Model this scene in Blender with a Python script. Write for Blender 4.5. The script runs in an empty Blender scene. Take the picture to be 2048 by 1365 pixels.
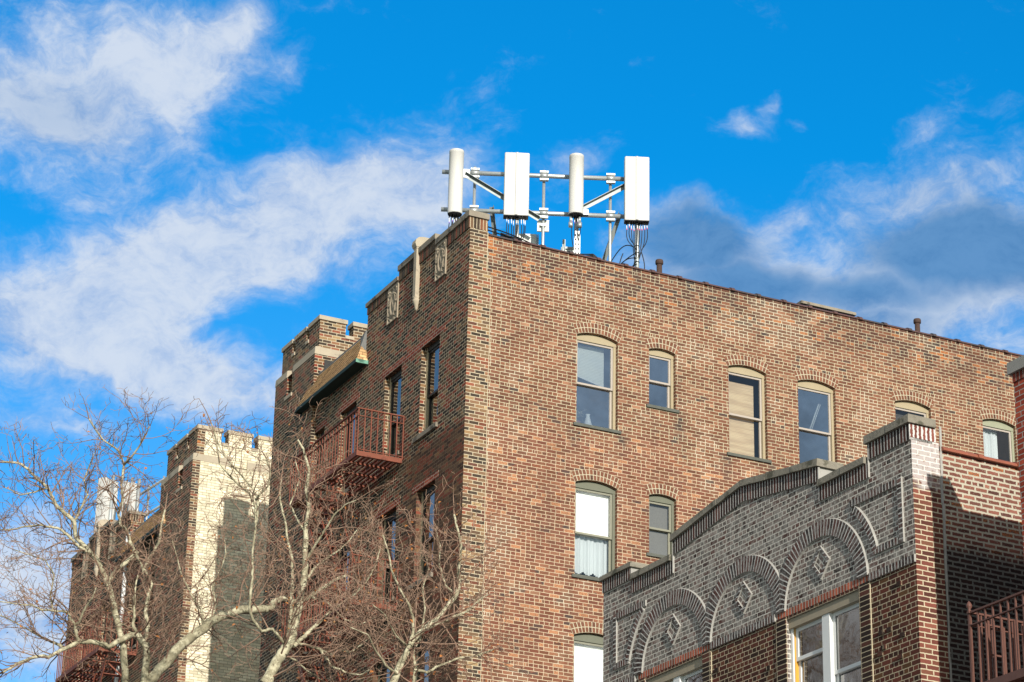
import bpy, math, random
from mathutils import Vector, Matrix
R=math.radians
scene=bpy.context.scene
COL=scene.collection
# ---------------------------------------------------------------- scene objects
def tag(o,label=None,cat=None,group=None,kind=None):
    if label: o['label']=label
    if cat: o['category']=cat
    if group: o['group']=group
    if kind: o['kind']=kind
    return o
def empty(name,loc=(0,0,0),rz=0):
    o=bpy.data.objects.new(name,None); COL.objects.link(o)
    o.location=loc; o.rotation_euler=(0,0,rz); o.empty_display_size=.3
    return o
class MB:
    """collects faces, builds ONE mesh object"""
    def __init__(s,T=None,flip=False):
        s.v=[];s.f=[];s.uv=[];s.mi=[];s.sm=[];s.T=T;s.flip=flip
    def face(s,pts,uv=None,m=0,sm=False):
        pts=[tuple(p) for p in pts]
        if uv is None:
            n=Vector((0,0,0))
            for i in range(len(pts)):
                a=Vector(pts[i]);b=Vector(pts[(i+1)%len(pts)]);n+=a.cross(b)
            ax=[abs(c) for c in n]
            if ax[2]>=max(ax[0],ax[1])*1.2: uv=[(p[0],p[1]) for p in pts]
            elif ax[0]>ax[1]: uv=[(p[1],p[2]) for p in pts]
            else: uv=[(p[0],p[2]) for p in pts]
        if s.T: pts=[s.T(p) for p in pts]
        if s.flip: pts=pts[::-1];uv=uv[::-1]
        i=len(s.v);s.v+=pts;s.f.append(tuple(range(i,i+len(pts))));s.uv+=list(uv);s.mi.append(m);s.sm.append(sm)
    def hexa(s,c,m=0,skip=(),uvf=None):
        # c: 8 corners, bottom ring then top ring (counter clockwise from above)
        F=[(0,3,2,1),(4,5,6,7),(0,1,5,4),(1,2,6,5),(2,3,7,6),(3,0,4,7)]
        for k,q in enumerate(F):
            if k in skip: continue
            s.face([c[i] for i in q],m=m)
    def box(s,x0,x1,y0,y1,z0,z1,m=0,skip=()):
        s.hexa([(x0,y0,z0),(x1,y0,z0),(x1,y1,z0),(x0,y1,z0),(x0,y0,z1),(x1,y0,z1),(x1,y1,z1),(x0,y1,z1)],m,skip)
    def tube(s,pts,rad,n=8,m=0,cap=True,sm=True):
        pts=[Vector(p) for p in pts]
        if not hasattr(rad,'__len__'): rad=[rad]*len(pts)
        rings=[];a=None
        for i,p in enumerate(pts):
            d=(pts[min(i+1,len(pts)-1)]-pts[max(i-1,0)])
            if d.length<1e-7: d=Vector((0,0,1))
            d.normalize()
            if a is None: a=d.cross(Vector((0,0,1)) if abs(d.z)<.9 else Vector((1,0,0)))
            a=a-d*a.dot(d)
            if a.length<1e-4: a=d.cross(Vector((.3,1,.2)))
            a.normalize(); b=d.cross(a)
            rings.append([p+(a*math.cos(2*math.pi*k/n)+b*math.sin(2*math.pi*k/n))*rad[i] for k in range(n)])
        L=0
        for i in range(len(pts)-1):
            L2=L+(pts[i+1]-pts[i]).length
            for k in range(n):
                k2=(k+1)%n
                s.face([rings[i][k],rings[i][k2],rings[i+1][k2],rings[i+1][k]],uv=[(k*.1,L),(k*.1+.1,L),(k*.1+.1,L2),(k*.1,L2)],m=m,sm=sm)
            L=L2
        if cap:
            s.face(rings[0][::-1],m=m); s.face(rings[-1],m=m)
    def lathe(s,prof,c,n=16,m=0,sm=True):
        # prof: (r,z) from bottom to top about a vertical axis at c
        rr=[[(c[0]+r*math.cos(2*math.pi*k/n),c[1]+r*math.sin(2*math.pi*k/n),c[2]+z) for k in range(n)] for r,z in prof]
        for i in range(len(prof)-1):
            for k in range(n):
                k2=(k+1)%n
                s.face([rr[i][k],rr[i][k2],rr[i+1][k2],rr[i+1][k]],m=m,sm=sm)
        s.face(rr[0][::-1],m=m);s.face(rr[-1],m=m)
    def build(s,name,mats,parent=None):
        me=bpy.data.meshes.new(name); me.from_pydata(s.v,[],s.f)
        if not isinstance(mats,(list,tuple)): mats=[mats]
        for m in mats: me.materials.append(m)
        ul=me.uv_layers.new(name='UVMap'); flat=[c for p in s.uv for c in p]; ul.data.foreach_set('uv',flat)
        me.polygons.foreach_set('material_index',s.mi); me.polygons.foreach_set('use_smooth',s.sm)
        if any(s.sm):
            # weld only so smooth shading works on tubes
            import bmesh
            b=bmesh.new();b.from_mesh(me);bmesh.ops.remove_doubles(b,verts=b.verts,dist=1e-5);b.to_mesh(me);b.free()
        me.update()
        o=bpy.data.objects.new(name,me);COL.objects.link(o)
        if parent is not None:o.parent=parent
        return o
# ---------------------------------------------------------------- materials
class NT:
    def __init__(s,name):
        s.m=bpy.data.materials.new(name);s.m.use_nodes=True;s.t=s.m.node_tree;s.t.nodes.clear()
    def n(s,ty,**kw):
        o=s.t.nodes.new(ty)
        for k,v in kw.items():
            if k.startswith('_'): setattr(o,k[1:],v)
        return o
    def put(s,sock,val):
        if hasattr(val,'is_output') or isinstance(val,bpy.types.NodeSocket): s.t.links.new(val,sock)
        else: sock.default_value=val
    def math(s,op,a,b=0.0,c=None,clamp=False):
        o=s.t.nodes.new('ShaderNodeMath');o.operation=op;o.use_clamp=clamp
        s.put(o.inputs[0],a);s.put(o.inputs[1],b)
        if c is not None:s.put(o.inputs[2],c)
        return o.outputs[0]
    def sstep(s,x,a,b,lo=0.,hi=1.):
        o=s.t.nodes.new('ShaderNodeMapRange');o.interpolation_type='SMOOTHSTEP'
        s.put(o.inputs[0],x);s.put(o.inputs[1],a);s.put(o.inputs[2],b);s.put(o.inputs[3],lo);s.put(o.inputs[4],hi)
        return o.outputs[0]
    def mix(s,f,a,b,bt='MIX'):
        o=s.t.nodes.new('ShaderNodeMix');o.data_type='RGBA';o.blend_type=bt
        s.put(o.inputs[0],f);s.put(o.inputs[6],a);s.put(o.inputs[7],b);return o.outputs[2]
    def xyz(s,x,y,z=0.):
        o=s.t.nodes.new('ShaderNodeCombineXYZ');s.put(o.inputs[0],x);s.put(o.inputs[1],y);s.put(o.inputs[2],z);return o.outputs[0]
    def noise(s,vec,scale,detail=2.,rough=.5,dist=0.,dim='3D'):
        o=s.t.nodes.new('ShaderNodeTexNoise');o.noise_dimensions=dim
        if vec is not None:s.t.links.new(vec,o.inputs['Vector'])
        o.inputs['Scale'].default_value=scale;o.inputs['Detail'].default_value=detail;o.inputs['Roughness'].default_value=rough;o.inputs['Distortion'].default_value=dist
        return o.outputs[0]
    def ramp(s,f,stops,interp='LINEAR'):
        o=s.t.nodes.new('ShaderNodeValToRGB');o.color_ramp.interpolation=interp
        e=o.color_ramp.elements
        while len(e)<len(stops): e.new(.5)
        for k,(p,c) in enumerate(stops): e[k].position=p;e[k].color=(*c,1)
        s.put(o.inputs[0],f);return o.outputs[0]
    def uvs(s):
        o=s.t.nodes.new('ShaderNodeUVMap');o.uv_map='UVMap'
        x=s.t.nodes.new('ShaderNodeSeparateXYZ');s.t.links.new(o.outputs[0],x.inputs[0]);return o.outputs[0],x.outputs[0],x.outputs[1]
    def obj(s):
        o=s.t.nodes.new('ShaderNodeTexCoord');return o.outputs['Object']
    def bump(s,h,strength=.5,dist=.01):
        o=s.t.nodes.new('ShaderNodeBump');o.inputs['Strength'].default_value=strength;o.inputs['Distance'].default_value=dist
        s.t.links.new(h,o.inputs['Height']);return o.outputs[0]
    def out(s,col,rough=.85,metal=0.,normal=None,spec=.3):
        p=s.t.nodes.new('ShaderNodeBsdfPrincipled');o=s.t.nodes.new('ShaderNodeOutputMaterial')
        s.put(p.inputs['Base Color'],col if not isinstance(col,tuple) else (*col[:3],1));s.put(p.inputs['Roughness'],rough);s.put(p.inputs['Metallic'],metal)
        p.inputs['Specular IOR Level'].default_value=spec
        if normal is not None:s.t.links.new(normal,p.inputs['Normal'])
        s.t.links.new(p.outputs[0],o.inputs[0]);return s.m
def C4(c): return (*c,1)

def brick(name,stops,mortar,period=0,phase=0,ch=.0677,bw=.2,hw=.1,m=.010,stagger=.5,edge=.0035,zones=None,over=None,seed=0.,mort_var=.3,brick_var=.5,bumps=.55,hdr_jit=0.,v0=0.):
    t=NT(name);uv,u,v=t.uvs()
    nz=t.n('ShaderNodeTexNoise');nz.inputs['Scale'].default_value=30;nz.inputs['Detail'].default_value=2;t.t.links.new(uv,nz.inputs['Vector'])
    sp=t.n('ShaderNodeSeparateColor');t.t.links.new(nz.outputs['Color'],sp.inputs[0])
    ud=t.math('MULTIPLY_ADD',t.math('SUBTRACT',sp.outputs[0],.5),edge*4,u)
    vd=t.math('ADD',t.math('MULTIPLY_ADD',t.math('SUBTRACT',sp.outputs[1],.5),edge*3,v),v0+100*ch)
    vr=t.math('DIVIDE',vd,ch);row=t.math('FLOOR',vr);fv=t.math('FRACT',vr)
    wr=t.n('ShaderNodeTexWhiteNoise',_noise_dimensions='2D');t.t.links.new(t.xyz(row,seed+7.3),wr.inputs['Vector'])
    off=t.math('ADD',t.math('MULTIPLY',t.math('MODULO',row,2.),stagger),t.math('MULTIPLY',wr.outputs[0],.12 if stagger else 0.))
    if period:
        h=t.math('COMPARE',t.math('MODULO',row,float(period)),float(phase),.1)
        w=t.math('MULTIPLY_ADD',h,hw-bw,bw)
    else: w=bw
    uu=t.math('ADD',t.math('ADD',t.math('DIVIDE',ud,w),off),200.)
    col=t.math('FLOOR',uu);fu=t.math('FRACT',uu)
    if hdr_jit:   # some stretchers are laid as two headers
        w2=t.n('ShaderNodeTexWhiteNoise',_noise_dimensions='3D');t.t.links.new(t.xyz(col,row,seed+3.1),w2.inputs['Vector'])
        two=t.math('LESS_THAN',w2.outputs[0],hdr_jit)
        f2=t.math('FRACT',t.math('MULTIPLY',fu,2.)); half=t.math('FLOOR',t.math('MULTIPLY',fu,2.))
        dsplit=t.math('MULTIPLY',t.math('MINIMUM',f2,t.math('SUBTRACT',1.,f2)),t.math('MULTIPLY',w,.5))
        dful=t.math('MULTIPLY',t.math('MINIMUM',fu,t.math('SUBTRACT',1.,fu)),w)
        du=t.math('MULTIPLY_ADD',two,t.math('SUBTRACT',dsplit,dful),dful)
        col=t.math('MULTIPLY_ADD',t.math('MULTIPLY',two,half),.37,col)
    else:
        du=t.math('MULTIPLY',t.math('MINIMUM',fu,t.math('SUBTRACT',1.,fu)),w)
    dv=t.math('MULTIPLY',t.math('MINIMUM',fv,t.math('SUBTRACT',1.,fv)),ch)
    d=t.math('MINIMUM',du,dv)
    mask=t.sstep(d,m/2-.002,m/2+.002)
    wn=t.n('ShaderNodeTexWhiteNoise',_noise_dimensions='3D');t.t.links.new(t.xyz(col,row,seed),wn.inputs['Vector'])
    rnd=wn.outputs[0];ws=t.n('ShaderNodeSeparateColor');t.t.links.new(wn.outputs[1],ws.inputs[0])
    bc=t.ramp(rnd,stops)
    n1=t.noise(uv,55.,3.,.65);n2=t.noise(uv,2.2,3.,.6)
    val=t.math('MULTIPLY',t.math('MULTIPLY_ADD',n1,brick_var*1.6,1-brick_var*.8),t.math('MULTIPLY_ADD',ws.outputs[1],.5,.75))
    val=t.math('MULTIPLY',val,t.math('MULTIPLY_ADD',n2,.5,.75))
    bc=t.mix(1.,bc,t.mix(0.,t.xyz(val,val,val),C4((1,1,1))),'MULTIPLY')
    mo=C4(mortar)
    ctx=dict(t=t,u=u,v=v,uv=uv,row=row,col=col,ws=ws,mask=mask,n2=n2,n1=n1,rnd=rnd)
    if zones: bc,mo,mask=zones(ctx,bc,mo,mask)
    mv=t.math('MULTIPLY',t.math('MULTIPLY_ADD',n1,mort_var,1-mort_var*.5),t.math('MULTIPLY_ADD',n2,mort_var,1-mort_var*.5))
    mo=t.mix(1.,mo,t.mix(0.,t.xyz(mv,mv,mv),C4((1,1,1))),'MULTIPLY')
    c=t.mix(mask,mo,bc)
    if over: c=over(ctx,c)
    hgt=t.math('ADD',mask,t.math('MULTIPLY',n1,.35))
    return t.out(c,.9,normal=t.bump(hgt,bumps,.006),spec=.2)

def plain(name,c,rough=.6,var=.25,scale=8.,metal=0.,bump=0.,bscale=60.,spec=.3,stain=None):
    t=NT(name);o=t.obj();n=t.noise(o,scale,4.,.6)
    v=t.math('MULTIPLY_ADD',n,var*2,1-var)
    col=t.mix(1.,C4(c),t.mix(0.,t.xyz(v,v,v),C4((1,1,1))),'MULTIPLY')
    if stain:
        f=t.sstep(t.noise(o,stain[1],5.,.65),stain[2],stain[2]+.12);col=t.mix(f,col,C4(stain[0]))
    nm=t.bump(t.noise(o,bscale,4.,.7),.6,bump) if bump else None
    return t.out(col,rough,metal,nm,spec)

# brick palettes (linear albedo)
FRONT=[(0,(.028,.021,.016)),(.26,(.05,.034,.025)),(.40,(.085,.055,.034)),(.58,(.125,.08,.047)),(.64,(.19,.05,.03)),(.86,(.22,.055,.033)),(.93,(.20,.115,.055)),(1,(.24,.15,.08))]
QUOIN=[(0,(.045,.035,.028)),(.2,(.065,.045,.033)),(.36,(.16,.095,.057)),(.56,(.22,.135,.075)),(.70,(.235,.075,.042)),(.84,(.14,.062,.046)),(.94,(.27,.165,.085)),(1,(.35,.24,.125))]
SIDE=[(0,(.090,.043,.031)),(.13,(.135,.060,.040)),(.42,(.19,.083,.052)),(.7,(.17,.066,.038)),(.88,(.225,.100,.060)),(1,(.30,.155,.095))]
def side_zones(c,bc,mo,mask):
    t=c['t'];v=c['v'];u=c['u']
    wob=t.math('MULTIPLY_ADD',t.noise(c['uv'],.7,4.,.6),1.6,-.8)
    vz=t.math('ADD',v,wob)
    top=t.sstep(vz,21.25,21.8); low=t.sstep(vz,18.9,18.5)
    # upper band: darker, harder bricks with bright spalled orange ones
    dark=t.math('LESS_THAN',c['ws'].outputs[2],.55)
    bc=t.mix(t.math('MULTIPLY',top,t.math('MULTIPLY',dark,.82)),bc,C4((.066,.034,.028)))
    patch=t.sstep(t.noise(c['uv'],1.1,3.,.6),.45,.62)
    orange=t.math('MULTIPLY',t.math('LESS_THAN',c['ws'].outputs[0],t.math('MULTIPLY_ADD',patch,.17,.025)),t.math('MAXIMUM',top,t.math('MULTIPLY',low,.5)))
    bc=t.mix(t.math('MULTIPLY',orange,t.sstep(c['n1'],.35,.6)),bc,C4((.52,.18,.055)))
    pink=t.math('MULTIPLY',t.math('LESS_THAN',c['ws'].outputs[0],.11),t.math('MULTIPLY_ADD',low,.8,.25))
    bc=t.mix(t.math('MULTIPLY',pink,t.sstep(c['n1'],.3,.6)),bc,C4((.47,.22,.115)))
    redder=t.math('MULTIPLY',low,t.math('LESS_THAN',c['ws'].outputs[2],.45))
    bc=t.mix(t.math('MULTIPLY',redder,.6),bc,C4((.17,.06,.04)))
    soot=t.math('MULTIPLY',t.math('LESS_THAN',c['ws'].outputs[2],.12),t.sstep(c['n2'],.5,.6))
    bc=t.mix(t.math('MULTIPLY',soot,.8),bc,C4((.05,.045,.045)))
    st=t.sstep(t.noise(t.xyz(t.math('MULTIPLY',u,2.6),t.math('MULTIPLY',v,.33)),1.,5.,.65),.50,.72)
    st=t.math('MULTIPLY',st,t.math('MULTIPLY_ADD',top,.35,.28))
    bc=t.mix(st,bc,C4((.06,.042,.036)))
    soot=None
    for su,sv in ((2.22,18.85),(3.25,18.85),(4.52,19.5),(6.58,18.85),(5.55,18.85),(8.17,18.85),(3.2,15.88),(4.5,16.5),(10.45,18.85)):
        du_=t.math('DIVIDE',t.math('SUBTRACT',u,su+.02),.13);dz_=t.math('SUBTRACT',sv,v)
        g_=t.math('MULTIPLY',t.math('EXPONENT',t.math('MULTIPLY',t.math('MULTIPLY',du_,du_),-1.)),t.math('MULTIPLY',t.sstep(dz_,-.08,.02),t.sstep(dz_,.75,.1)))
        soot=g_ if soot is None else t.math('MAXIMUM',soot,g_)
    soot=t.math('MULTIPLY',soot,t.sstep(t.math('ADD',t.math('MULTIPLY',c['ws'].outputs[1],.5),t.math('MULTIPLY',c['n2'],.5)),.3,.6))
    bc=t.mix(t.math('MULTIPLY',soot,.85),bc,C4((.035,.032,.032)))
    bl=t.noise(c['uv'],.85,4.,.62);blm=t.sstep(bl,.53,.60);bld=t.sstep(bl,.44,.37)
    mo=t.mix(low,C4((.50,.445,.305)),C4((.52,.415,.285)))
    mo=t.mix(top,mo,C4((.43,.385,.27)));mo=t.mix(t.math('MULTIPLY',st,.6),mo,C4((.25,.215,.165)));mo=t.mix(t.math('MULTIPLY',soot,.5),mo,C4((.16,.15,.13)))
    mo=t.mix(t.math('MULTIPLY',blm,.75),mo,C4((.62,.575,.44)));mo=t.mix(t.math('MULTIPLY',bld,.45),mo,C4((.32,.25,.17)))
    bc=t.mix(t.math('MULTIPLY',blm,.22),bc,C4((.34,.22,.14)));bc=t.mix(t.math('MULTIPLY',bld,.30),bc,C4((.12,.048,.030)))
    return bc,mo,mask
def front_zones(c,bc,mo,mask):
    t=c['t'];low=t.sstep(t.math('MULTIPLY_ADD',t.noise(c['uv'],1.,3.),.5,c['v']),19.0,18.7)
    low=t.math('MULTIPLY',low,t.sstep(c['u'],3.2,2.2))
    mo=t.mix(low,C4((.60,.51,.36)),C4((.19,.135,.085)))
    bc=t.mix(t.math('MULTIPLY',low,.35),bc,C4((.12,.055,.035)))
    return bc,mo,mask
M={}
M['side']=brick('side_wall_brick',SIDE,(.5,.42,.27),period=6,phase=2,m=.0118,zones=side_zones,edge=.0042,hdr_jit=.10,seed=1.)
M['quoin']=brick('corner_pier_brick',QUOIN,(.53,.46,.325),m=.0125,edge=.003,seed=2.)
M['front']=brick('facade_brick',FRONT,(.3,.26,.19),m=.0095,edge=.003,zones=front_zones,seed=3.,hdr_jit=.12)
M['soldier']=brick('soldier_brick',FRONT,(.26,.22,.16),bw=.5,stagger=0.,m=.011,seed=4.)
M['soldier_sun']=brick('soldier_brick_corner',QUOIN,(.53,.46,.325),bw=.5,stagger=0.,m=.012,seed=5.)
M['arch']=brick('window_arch_brick',SIDE,(.50,.45,.325),bw=.104,stagger=0.,m=.0135,seed=6.)
M['lintel']=brick('red_lintel_brick',[(0,(.17,.04,.025)),(.5,(.27,.055,.033)),(1,(.32,.085,.05))],(.50,.45,.36),m=.010,seed=7.)
M['cream']=brick('cream_glazed_brick',[(0,(.66,.59,.42)),(.5,(.72,.645,.475)),(.85,(.75,.68,.51)),(1,(.62,.55,.38))],(.25,.22,.15),m=.010,seed=8.,brick_var=.22,hdr_jit=.05)
def smear(c,col):
    t=c['t'];f=t.sstep(t.noise(c['uv'],6.,6.,.72),.36,.60)
    f=t.math('MULTIPLY',f,t.math('MULTIPLY_ADD',c['mask'],-.5,1.))
    col=t.mix(t.math('MULTIPLY',f,.9),col,C4((.56,.53,.475)))
    s2=t.sstep(t.noise(c['uv'],26.,4.,.75),.54,.70)
    return t.mix(t.math('MULTIPLY',s2,.55),col,C4((.66,.635,.59)))
def smear_light(c,col):
    t=c['t'];f=t.sstep(t.noise(c['uv'],8.,6.,.72),.40,.66)
    f=t.math('MULTIPLY',f,t.math('MULTIPLY_ADD',c['mask'],-.4,1.))
    return t.mix(t.math('MULTIPLY',f,.85),col,C4((.36,.35,.33)))
BRED=[(0,(.035,.018,.013)),(.35,(.075,.026,.018)),(.7,(.11,.032,.022)),(.9,(.10,.05,.023)),(1,(.14,.046,.03))]
BDARK=[(0,(.024,.017,.016)),(.4,(.05,.026,.022)),(.8,(.09,.034,.027)),(1,(.12,.06,.05))]
M['smear']=brick('smeared_mortar_brick',BDARK,(.64,.60,.53),period=2,phase=1,m=.015,edge=.005,over=smear,seed=11.,mort_var=.5,bumps=.8)
M['smear_soldier']=brick('smeared_soldier_brick',BDARK,(.60,.585,.55),bw=.6,stagger=0.,m=.018,edge=.005,over=smear_light,seed=12.,mort_var=.5,bumps=.9)
M['cap_soldier']=brick('parapet_soldier_brick',BDARK,(.58,.565,.53),bw=.6,stagger=0.,m=.017,edge=.004,seed=12.5,mort_var=.4,bumps=.9)
M['bfront']=brick('dark_red_brick',BRED,(.50,.42,.29),period=2,phase=1,m=.010,seed=13.)
M['bpilaster']=brick('dark_header_brick',[(0,(.02,.015,.013)),(.6,(.045,.026,.02)),(1,(.10,.036,.026))],(.50,.42,.29),bw=.24,stagger=0.,m=.010,seed=14.)
M['redsoldier']=brick('bright_red_soldier_brick',[(0,(.20,.07,.045)),(.4,(.36,.09,.05)),(1,(.46,.125,.07))],(.34,.32,.28),bw=.6,stagger=0.,m=.02,seed=15.,over=None)
def white_over(c,col):
    t=c['t'];f=t.sstep(t.math('MULTIPLY_ADD',t.noise(c['uv'],3.5,4.,.65),.9,c['v']),13.18,13.42)
    f=t.math('MULTIPLY',f,t.sstep(t.noise(c['uv'],14.,4.,.75),.27,.47))
    f=t.math('MULTIPLY',f,t.math('MULTIPLY_ADD',c['mask'],-.4,1.))
    return t.mix(t.math('MULTIPLY',f,.95),col,C4((.66,.65,.63)))
M['bpier']=brick('red_pier_brick',[(0,(.10,.037,.028)),(.4,(.15,.048,.035)),(.8,(.185,.06,.043)),(1,(.17,.08,.047))],(.52,.45,.32),m=.015,edge=.004,over=white_over,seed=16.)
M['bpier_top']=brick('whitewashed_soldier_brick',[(0,(.16,.05,.04)),(1,(.24,.08,.06))],(.6,.59,.57),bw=.6,stagger=0.,m=.03,edge=.012,seed=17.)
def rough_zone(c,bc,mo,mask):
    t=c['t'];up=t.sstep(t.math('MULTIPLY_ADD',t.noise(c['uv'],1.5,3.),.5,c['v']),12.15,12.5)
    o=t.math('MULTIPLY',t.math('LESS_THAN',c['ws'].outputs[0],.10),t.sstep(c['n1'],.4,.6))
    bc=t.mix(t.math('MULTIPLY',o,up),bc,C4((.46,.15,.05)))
    bc=t.mix(t.math('MULTIPLY',t.math('SUBTRACT',1.,up),.92),bc,C4((.015,.010,.010)))  # lower brick and mortar darkened to paint in the neighbour's cast shadow
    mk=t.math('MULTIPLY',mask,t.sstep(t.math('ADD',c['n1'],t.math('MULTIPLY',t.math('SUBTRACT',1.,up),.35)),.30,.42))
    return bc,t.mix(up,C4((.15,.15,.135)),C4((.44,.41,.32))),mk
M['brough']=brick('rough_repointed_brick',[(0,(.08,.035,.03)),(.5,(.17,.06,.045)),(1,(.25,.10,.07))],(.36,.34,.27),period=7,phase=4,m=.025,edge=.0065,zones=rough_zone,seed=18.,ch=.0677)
M['dred']=brick('bright_red_brick',[(0,(.22,.036,.02)),(.4,(.32,.052,.028)),(1,(.38,.075,.04))],(.36,.345,.31),m=.012,seed=19.)
M['dsoldier']=brick('bright_red_rowlock',[(0,(.15,.03,.02)),(1,(.24,.05,.03))],(.26,.25,.23),bw=.5,stagger=0.,m=.012,seed=20.)
M['lime']=plain('limestone',(.42,.36,.27),.85,.22,3.,bump=.004,stain=((.22,.19,.15),2.5,.56))
M['cop']=plain('weathered_coping_stone',(.27,.235,.185),.9,.3,5.,bump=.006,stain=((.10,.09,.075),3.,.54))
M['copb']=plain('rough_lichen_coping',(.23,.21,.17),.95,.35,9.,bump=.012,bscale=28.,stain=((.10,.095,.07),4.,.52))
M['relief']=plain('carved_relief_stone',(.33,.275,.205),.9,.25,6.,bump=.003)
M['slate']=plain('slate_sill',(.10,.105,.09),.8,.35,9.,bump=.003,stain=((.24,.24,.21),6.,.62))
M['tile']=plain('glazed_maroon_tile',(.10,.052,.045),.35,.35,3.,bump=.002,spec=.5,stain=((.055,.05,.05),1.5,.5))
M['tile_orange']=plain('terracotta_tile',(.27,.085,.048),.45,.3,6.,bump=.002,spec=.4,stain=((.20,.07,.045),5.,.56))
M['tan']=plain('tan_panning',(.38,.315,.205),.45,.1,5.)
M['tanfront']=plain('tan_jamb_panning',(.46,.38,.25),.45,.1,5.)
M['sage']=plain('sage_panning',(.15,.155,.115),.5,.1,5.)
M['sagelight']=plain('pale_sage_panning',(.30,.31,.22),.5,.1,5.)
M['sash']=plain('pinkish_sash_metal',(.42,.37,.325),.4,.08,8.)
M['sashsage']=plain('sage_sash_metal',(.25,.245,.19),.4,.08,8.)
M['black']=plain('black_frame_metal',(.018,.017,.016),.4,.15,8.,spec=.4)
M['bronze']=plain('dark_bronze_frame',(.05,.045,.038),.45,.15,8.)
M['whitepaint']=plain('white_window_paint',(.72,.73,.72),.45,.06,6.)
M['yellowstrip']=plain('amber_jamb_strip',(.62,.33,.05),.5,.1,6.)
M['bwood']=plain('beige_lintel_cladding',(.34,.29,.21),.6,.15,4.)
M['rust']=plain('oxide_red_iron',(.20,.06,.034),.65,.3,9.,bump=.001,stain=((.13,.036,.022),7.,.55))
M['brownirn']=plain('brown_painted_iron',(.13,.06,.046),.55,.25,9.)
M['copper']=plain('green_copper',(.16,.36,.27),.6,.35,6.,stain=((.05,.13,.10),3.,.48))
M['soffit']=plain('shaded_copper',(.013,.034,.028),.65,.3,6.)  # copper darkened in its colour for the shaded fascia and underside
M['tar']=plain('roofing_tar',(.045,.043,.042),.8,.35,10.,bump=.006)
M['flash']=plain('grey_mastic_flashing',(.17,.17,.165),.85,.35,14.,bump=.008)
M['shingle']=brick('cedar_tone_shingles',[(0,(.50,.30,.14)),(.4,(.62,.40,.20)),(.8,(.68,.45,.235)),(1,(.55,.33,.16))],(.14,.07,.035),ch=.075,bw=.16,m=.010,edge=.006,seed=21.,brick_var=.3)
M['galv']=plain('galvanised_steel',(.50,.53,.53),.42,.25,14.,metal=.55)
M['galvdark']=plain('weathered_galvanised_angle',(.27,.30,.30),.5,.3,10.,metal=.5)
M['radome']=plain('white_radome',(.60,.595,.57),.45,.07,1.3)
M['radome2']=plain('white_enclosure',(.74,.74,.70),.5,.04,2.)
M['conn']=plain('dark_connector_plate',(.035,.035,.037),.5,.2,10.)
M['cable']=plain('black_cable',(.012,.012,.013),.45,.1,10.)
M['ctag']=plain('white_cable_tag',(.75,.75,.78),.5,.05,10.)
M['ctagp']=plain('violet_cable_band',(.25,.10,.55),.5,.05,10.)
M['ctagr']=plain('pink_cable_band',(.75,.06,.16),.5,.05,10.)
M['ctagb']=plain('blue_cable_band',(.10,.35,.75),.5,.05,10.)
M['rustpipe']=plain('rusty_vent_pipe',(.075,.045,.035),.8,.3,12.,bump=.003)
M['concrete']=plain('concrete',(.30,.29,.27),.9,.15,2.)
M['asphalt']=plain('asphalt',(.05,.05,.052),.9,.25,3.)
M['earth']=plain('city_ground',(.12,.12,.11),.95,.3,.5)
M['roof']=plain('roof_membrane',(.10,.10,.10),.9,.3,2.)
M['room']=plain('dim_room_plaster',(.20,.20,.20),.9,.1,1.)
M['mort_strip']=plain('pale_mortar_joint',(.50,.44,.31),.9,.25,9.,bump=.004)
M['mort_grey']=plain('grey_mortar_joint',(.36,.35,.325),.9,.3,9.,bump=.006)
M['curtain']=plain('white_curtain',(.50,.54,.56),.9,.06,3.)
M['shade']=plain('white_roller_shade',(.85,.85,.83),.9,.03,3.)
M['screen']=plain('grey_insect_screen',(.17,.165,.155),.9,.25,60.)
M['gcurtain']=plain('grey_linen_curtain',(.09,.078,.066),.95,.3,30.)
def blind_mat(name,base,stripes):
    t=NT(name);uv,u,v=t.uvs()
    f=t.math('FRACT',t.math('DIVIDE',v,.03));line=t.sstep(t.math('ABSOLUTE',t.math('SUBTRACT',f,.5)),.34,.5)
    n=t.noise(t.xyz(t.math('MULTIPLY',u,.5),t.math('MULTIPLY',v,6.)),1.6,3.,.6)
    c=t.mix(t.math('MULTIPLY',t.sstep(n,.40,.6),.6),C4(base),C4(stripes)); c=t.mix(t.math('MULTIPLY',line,.7),c,C4((.2,.18,.15)))
    return t.out(c,.7)
M['blind_white']=blind_mat('white_slat_blind',(.78,.78,.72),(.72,.73,.68))
M['blind_tan']=blind_mat('tan_slat_blind',(.50,.40,.27),(.33,.235,.155))
M['blind_dark']=blind_mat('dark_slat_blind',(.05,.045,.04),(.03,.028,.025))
def glass_mat(name,ior,tint,gcol=(1,1,1),base=.04):
    t=NT(name);fr=t.n('ShaderNodeFresnel');fr.inputs[0].default_value=ior
    o_=t.obj();nz=t.noise(o_,1.7,3.,.6);f=t.math('ADD',fr.outputs[0],t.math('MULTIPLY',t.math('MULTIPLY_ADD',nz,1.2,.4),base),clamp=True)
    tr=t.n('ShaderNodeBsdfTransparent');tr.inputs[0].default_value=C4(tint)
    gl=t.n('ShaderNodeBsdfGlossy');gl.inputs[0].default_value=C4(gcol);gl.inputs['Roughness'].default_value=.03;t.t.links.new(t.bump(t.noise(o_,2.2,2.,.5),.06,.05),gl.inputs['Normal'])
    mx=t.n('ShaderNodeMixShader');t.put(mx.inputs[0],f);t.t.links.new(tr.outputs[0],mx.inputs[1]);t.t.links.new(gl.outputs[0],mx.inputs[2])
    o=t.n('ShaderNodeOutputMaterial');t.t.links.new(mx.outputs[0],o.inputs[0]);return t.m
M['glass']=glass_mat('window_glass',1.9,(.74,.80,.83),base=.32)
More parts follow.
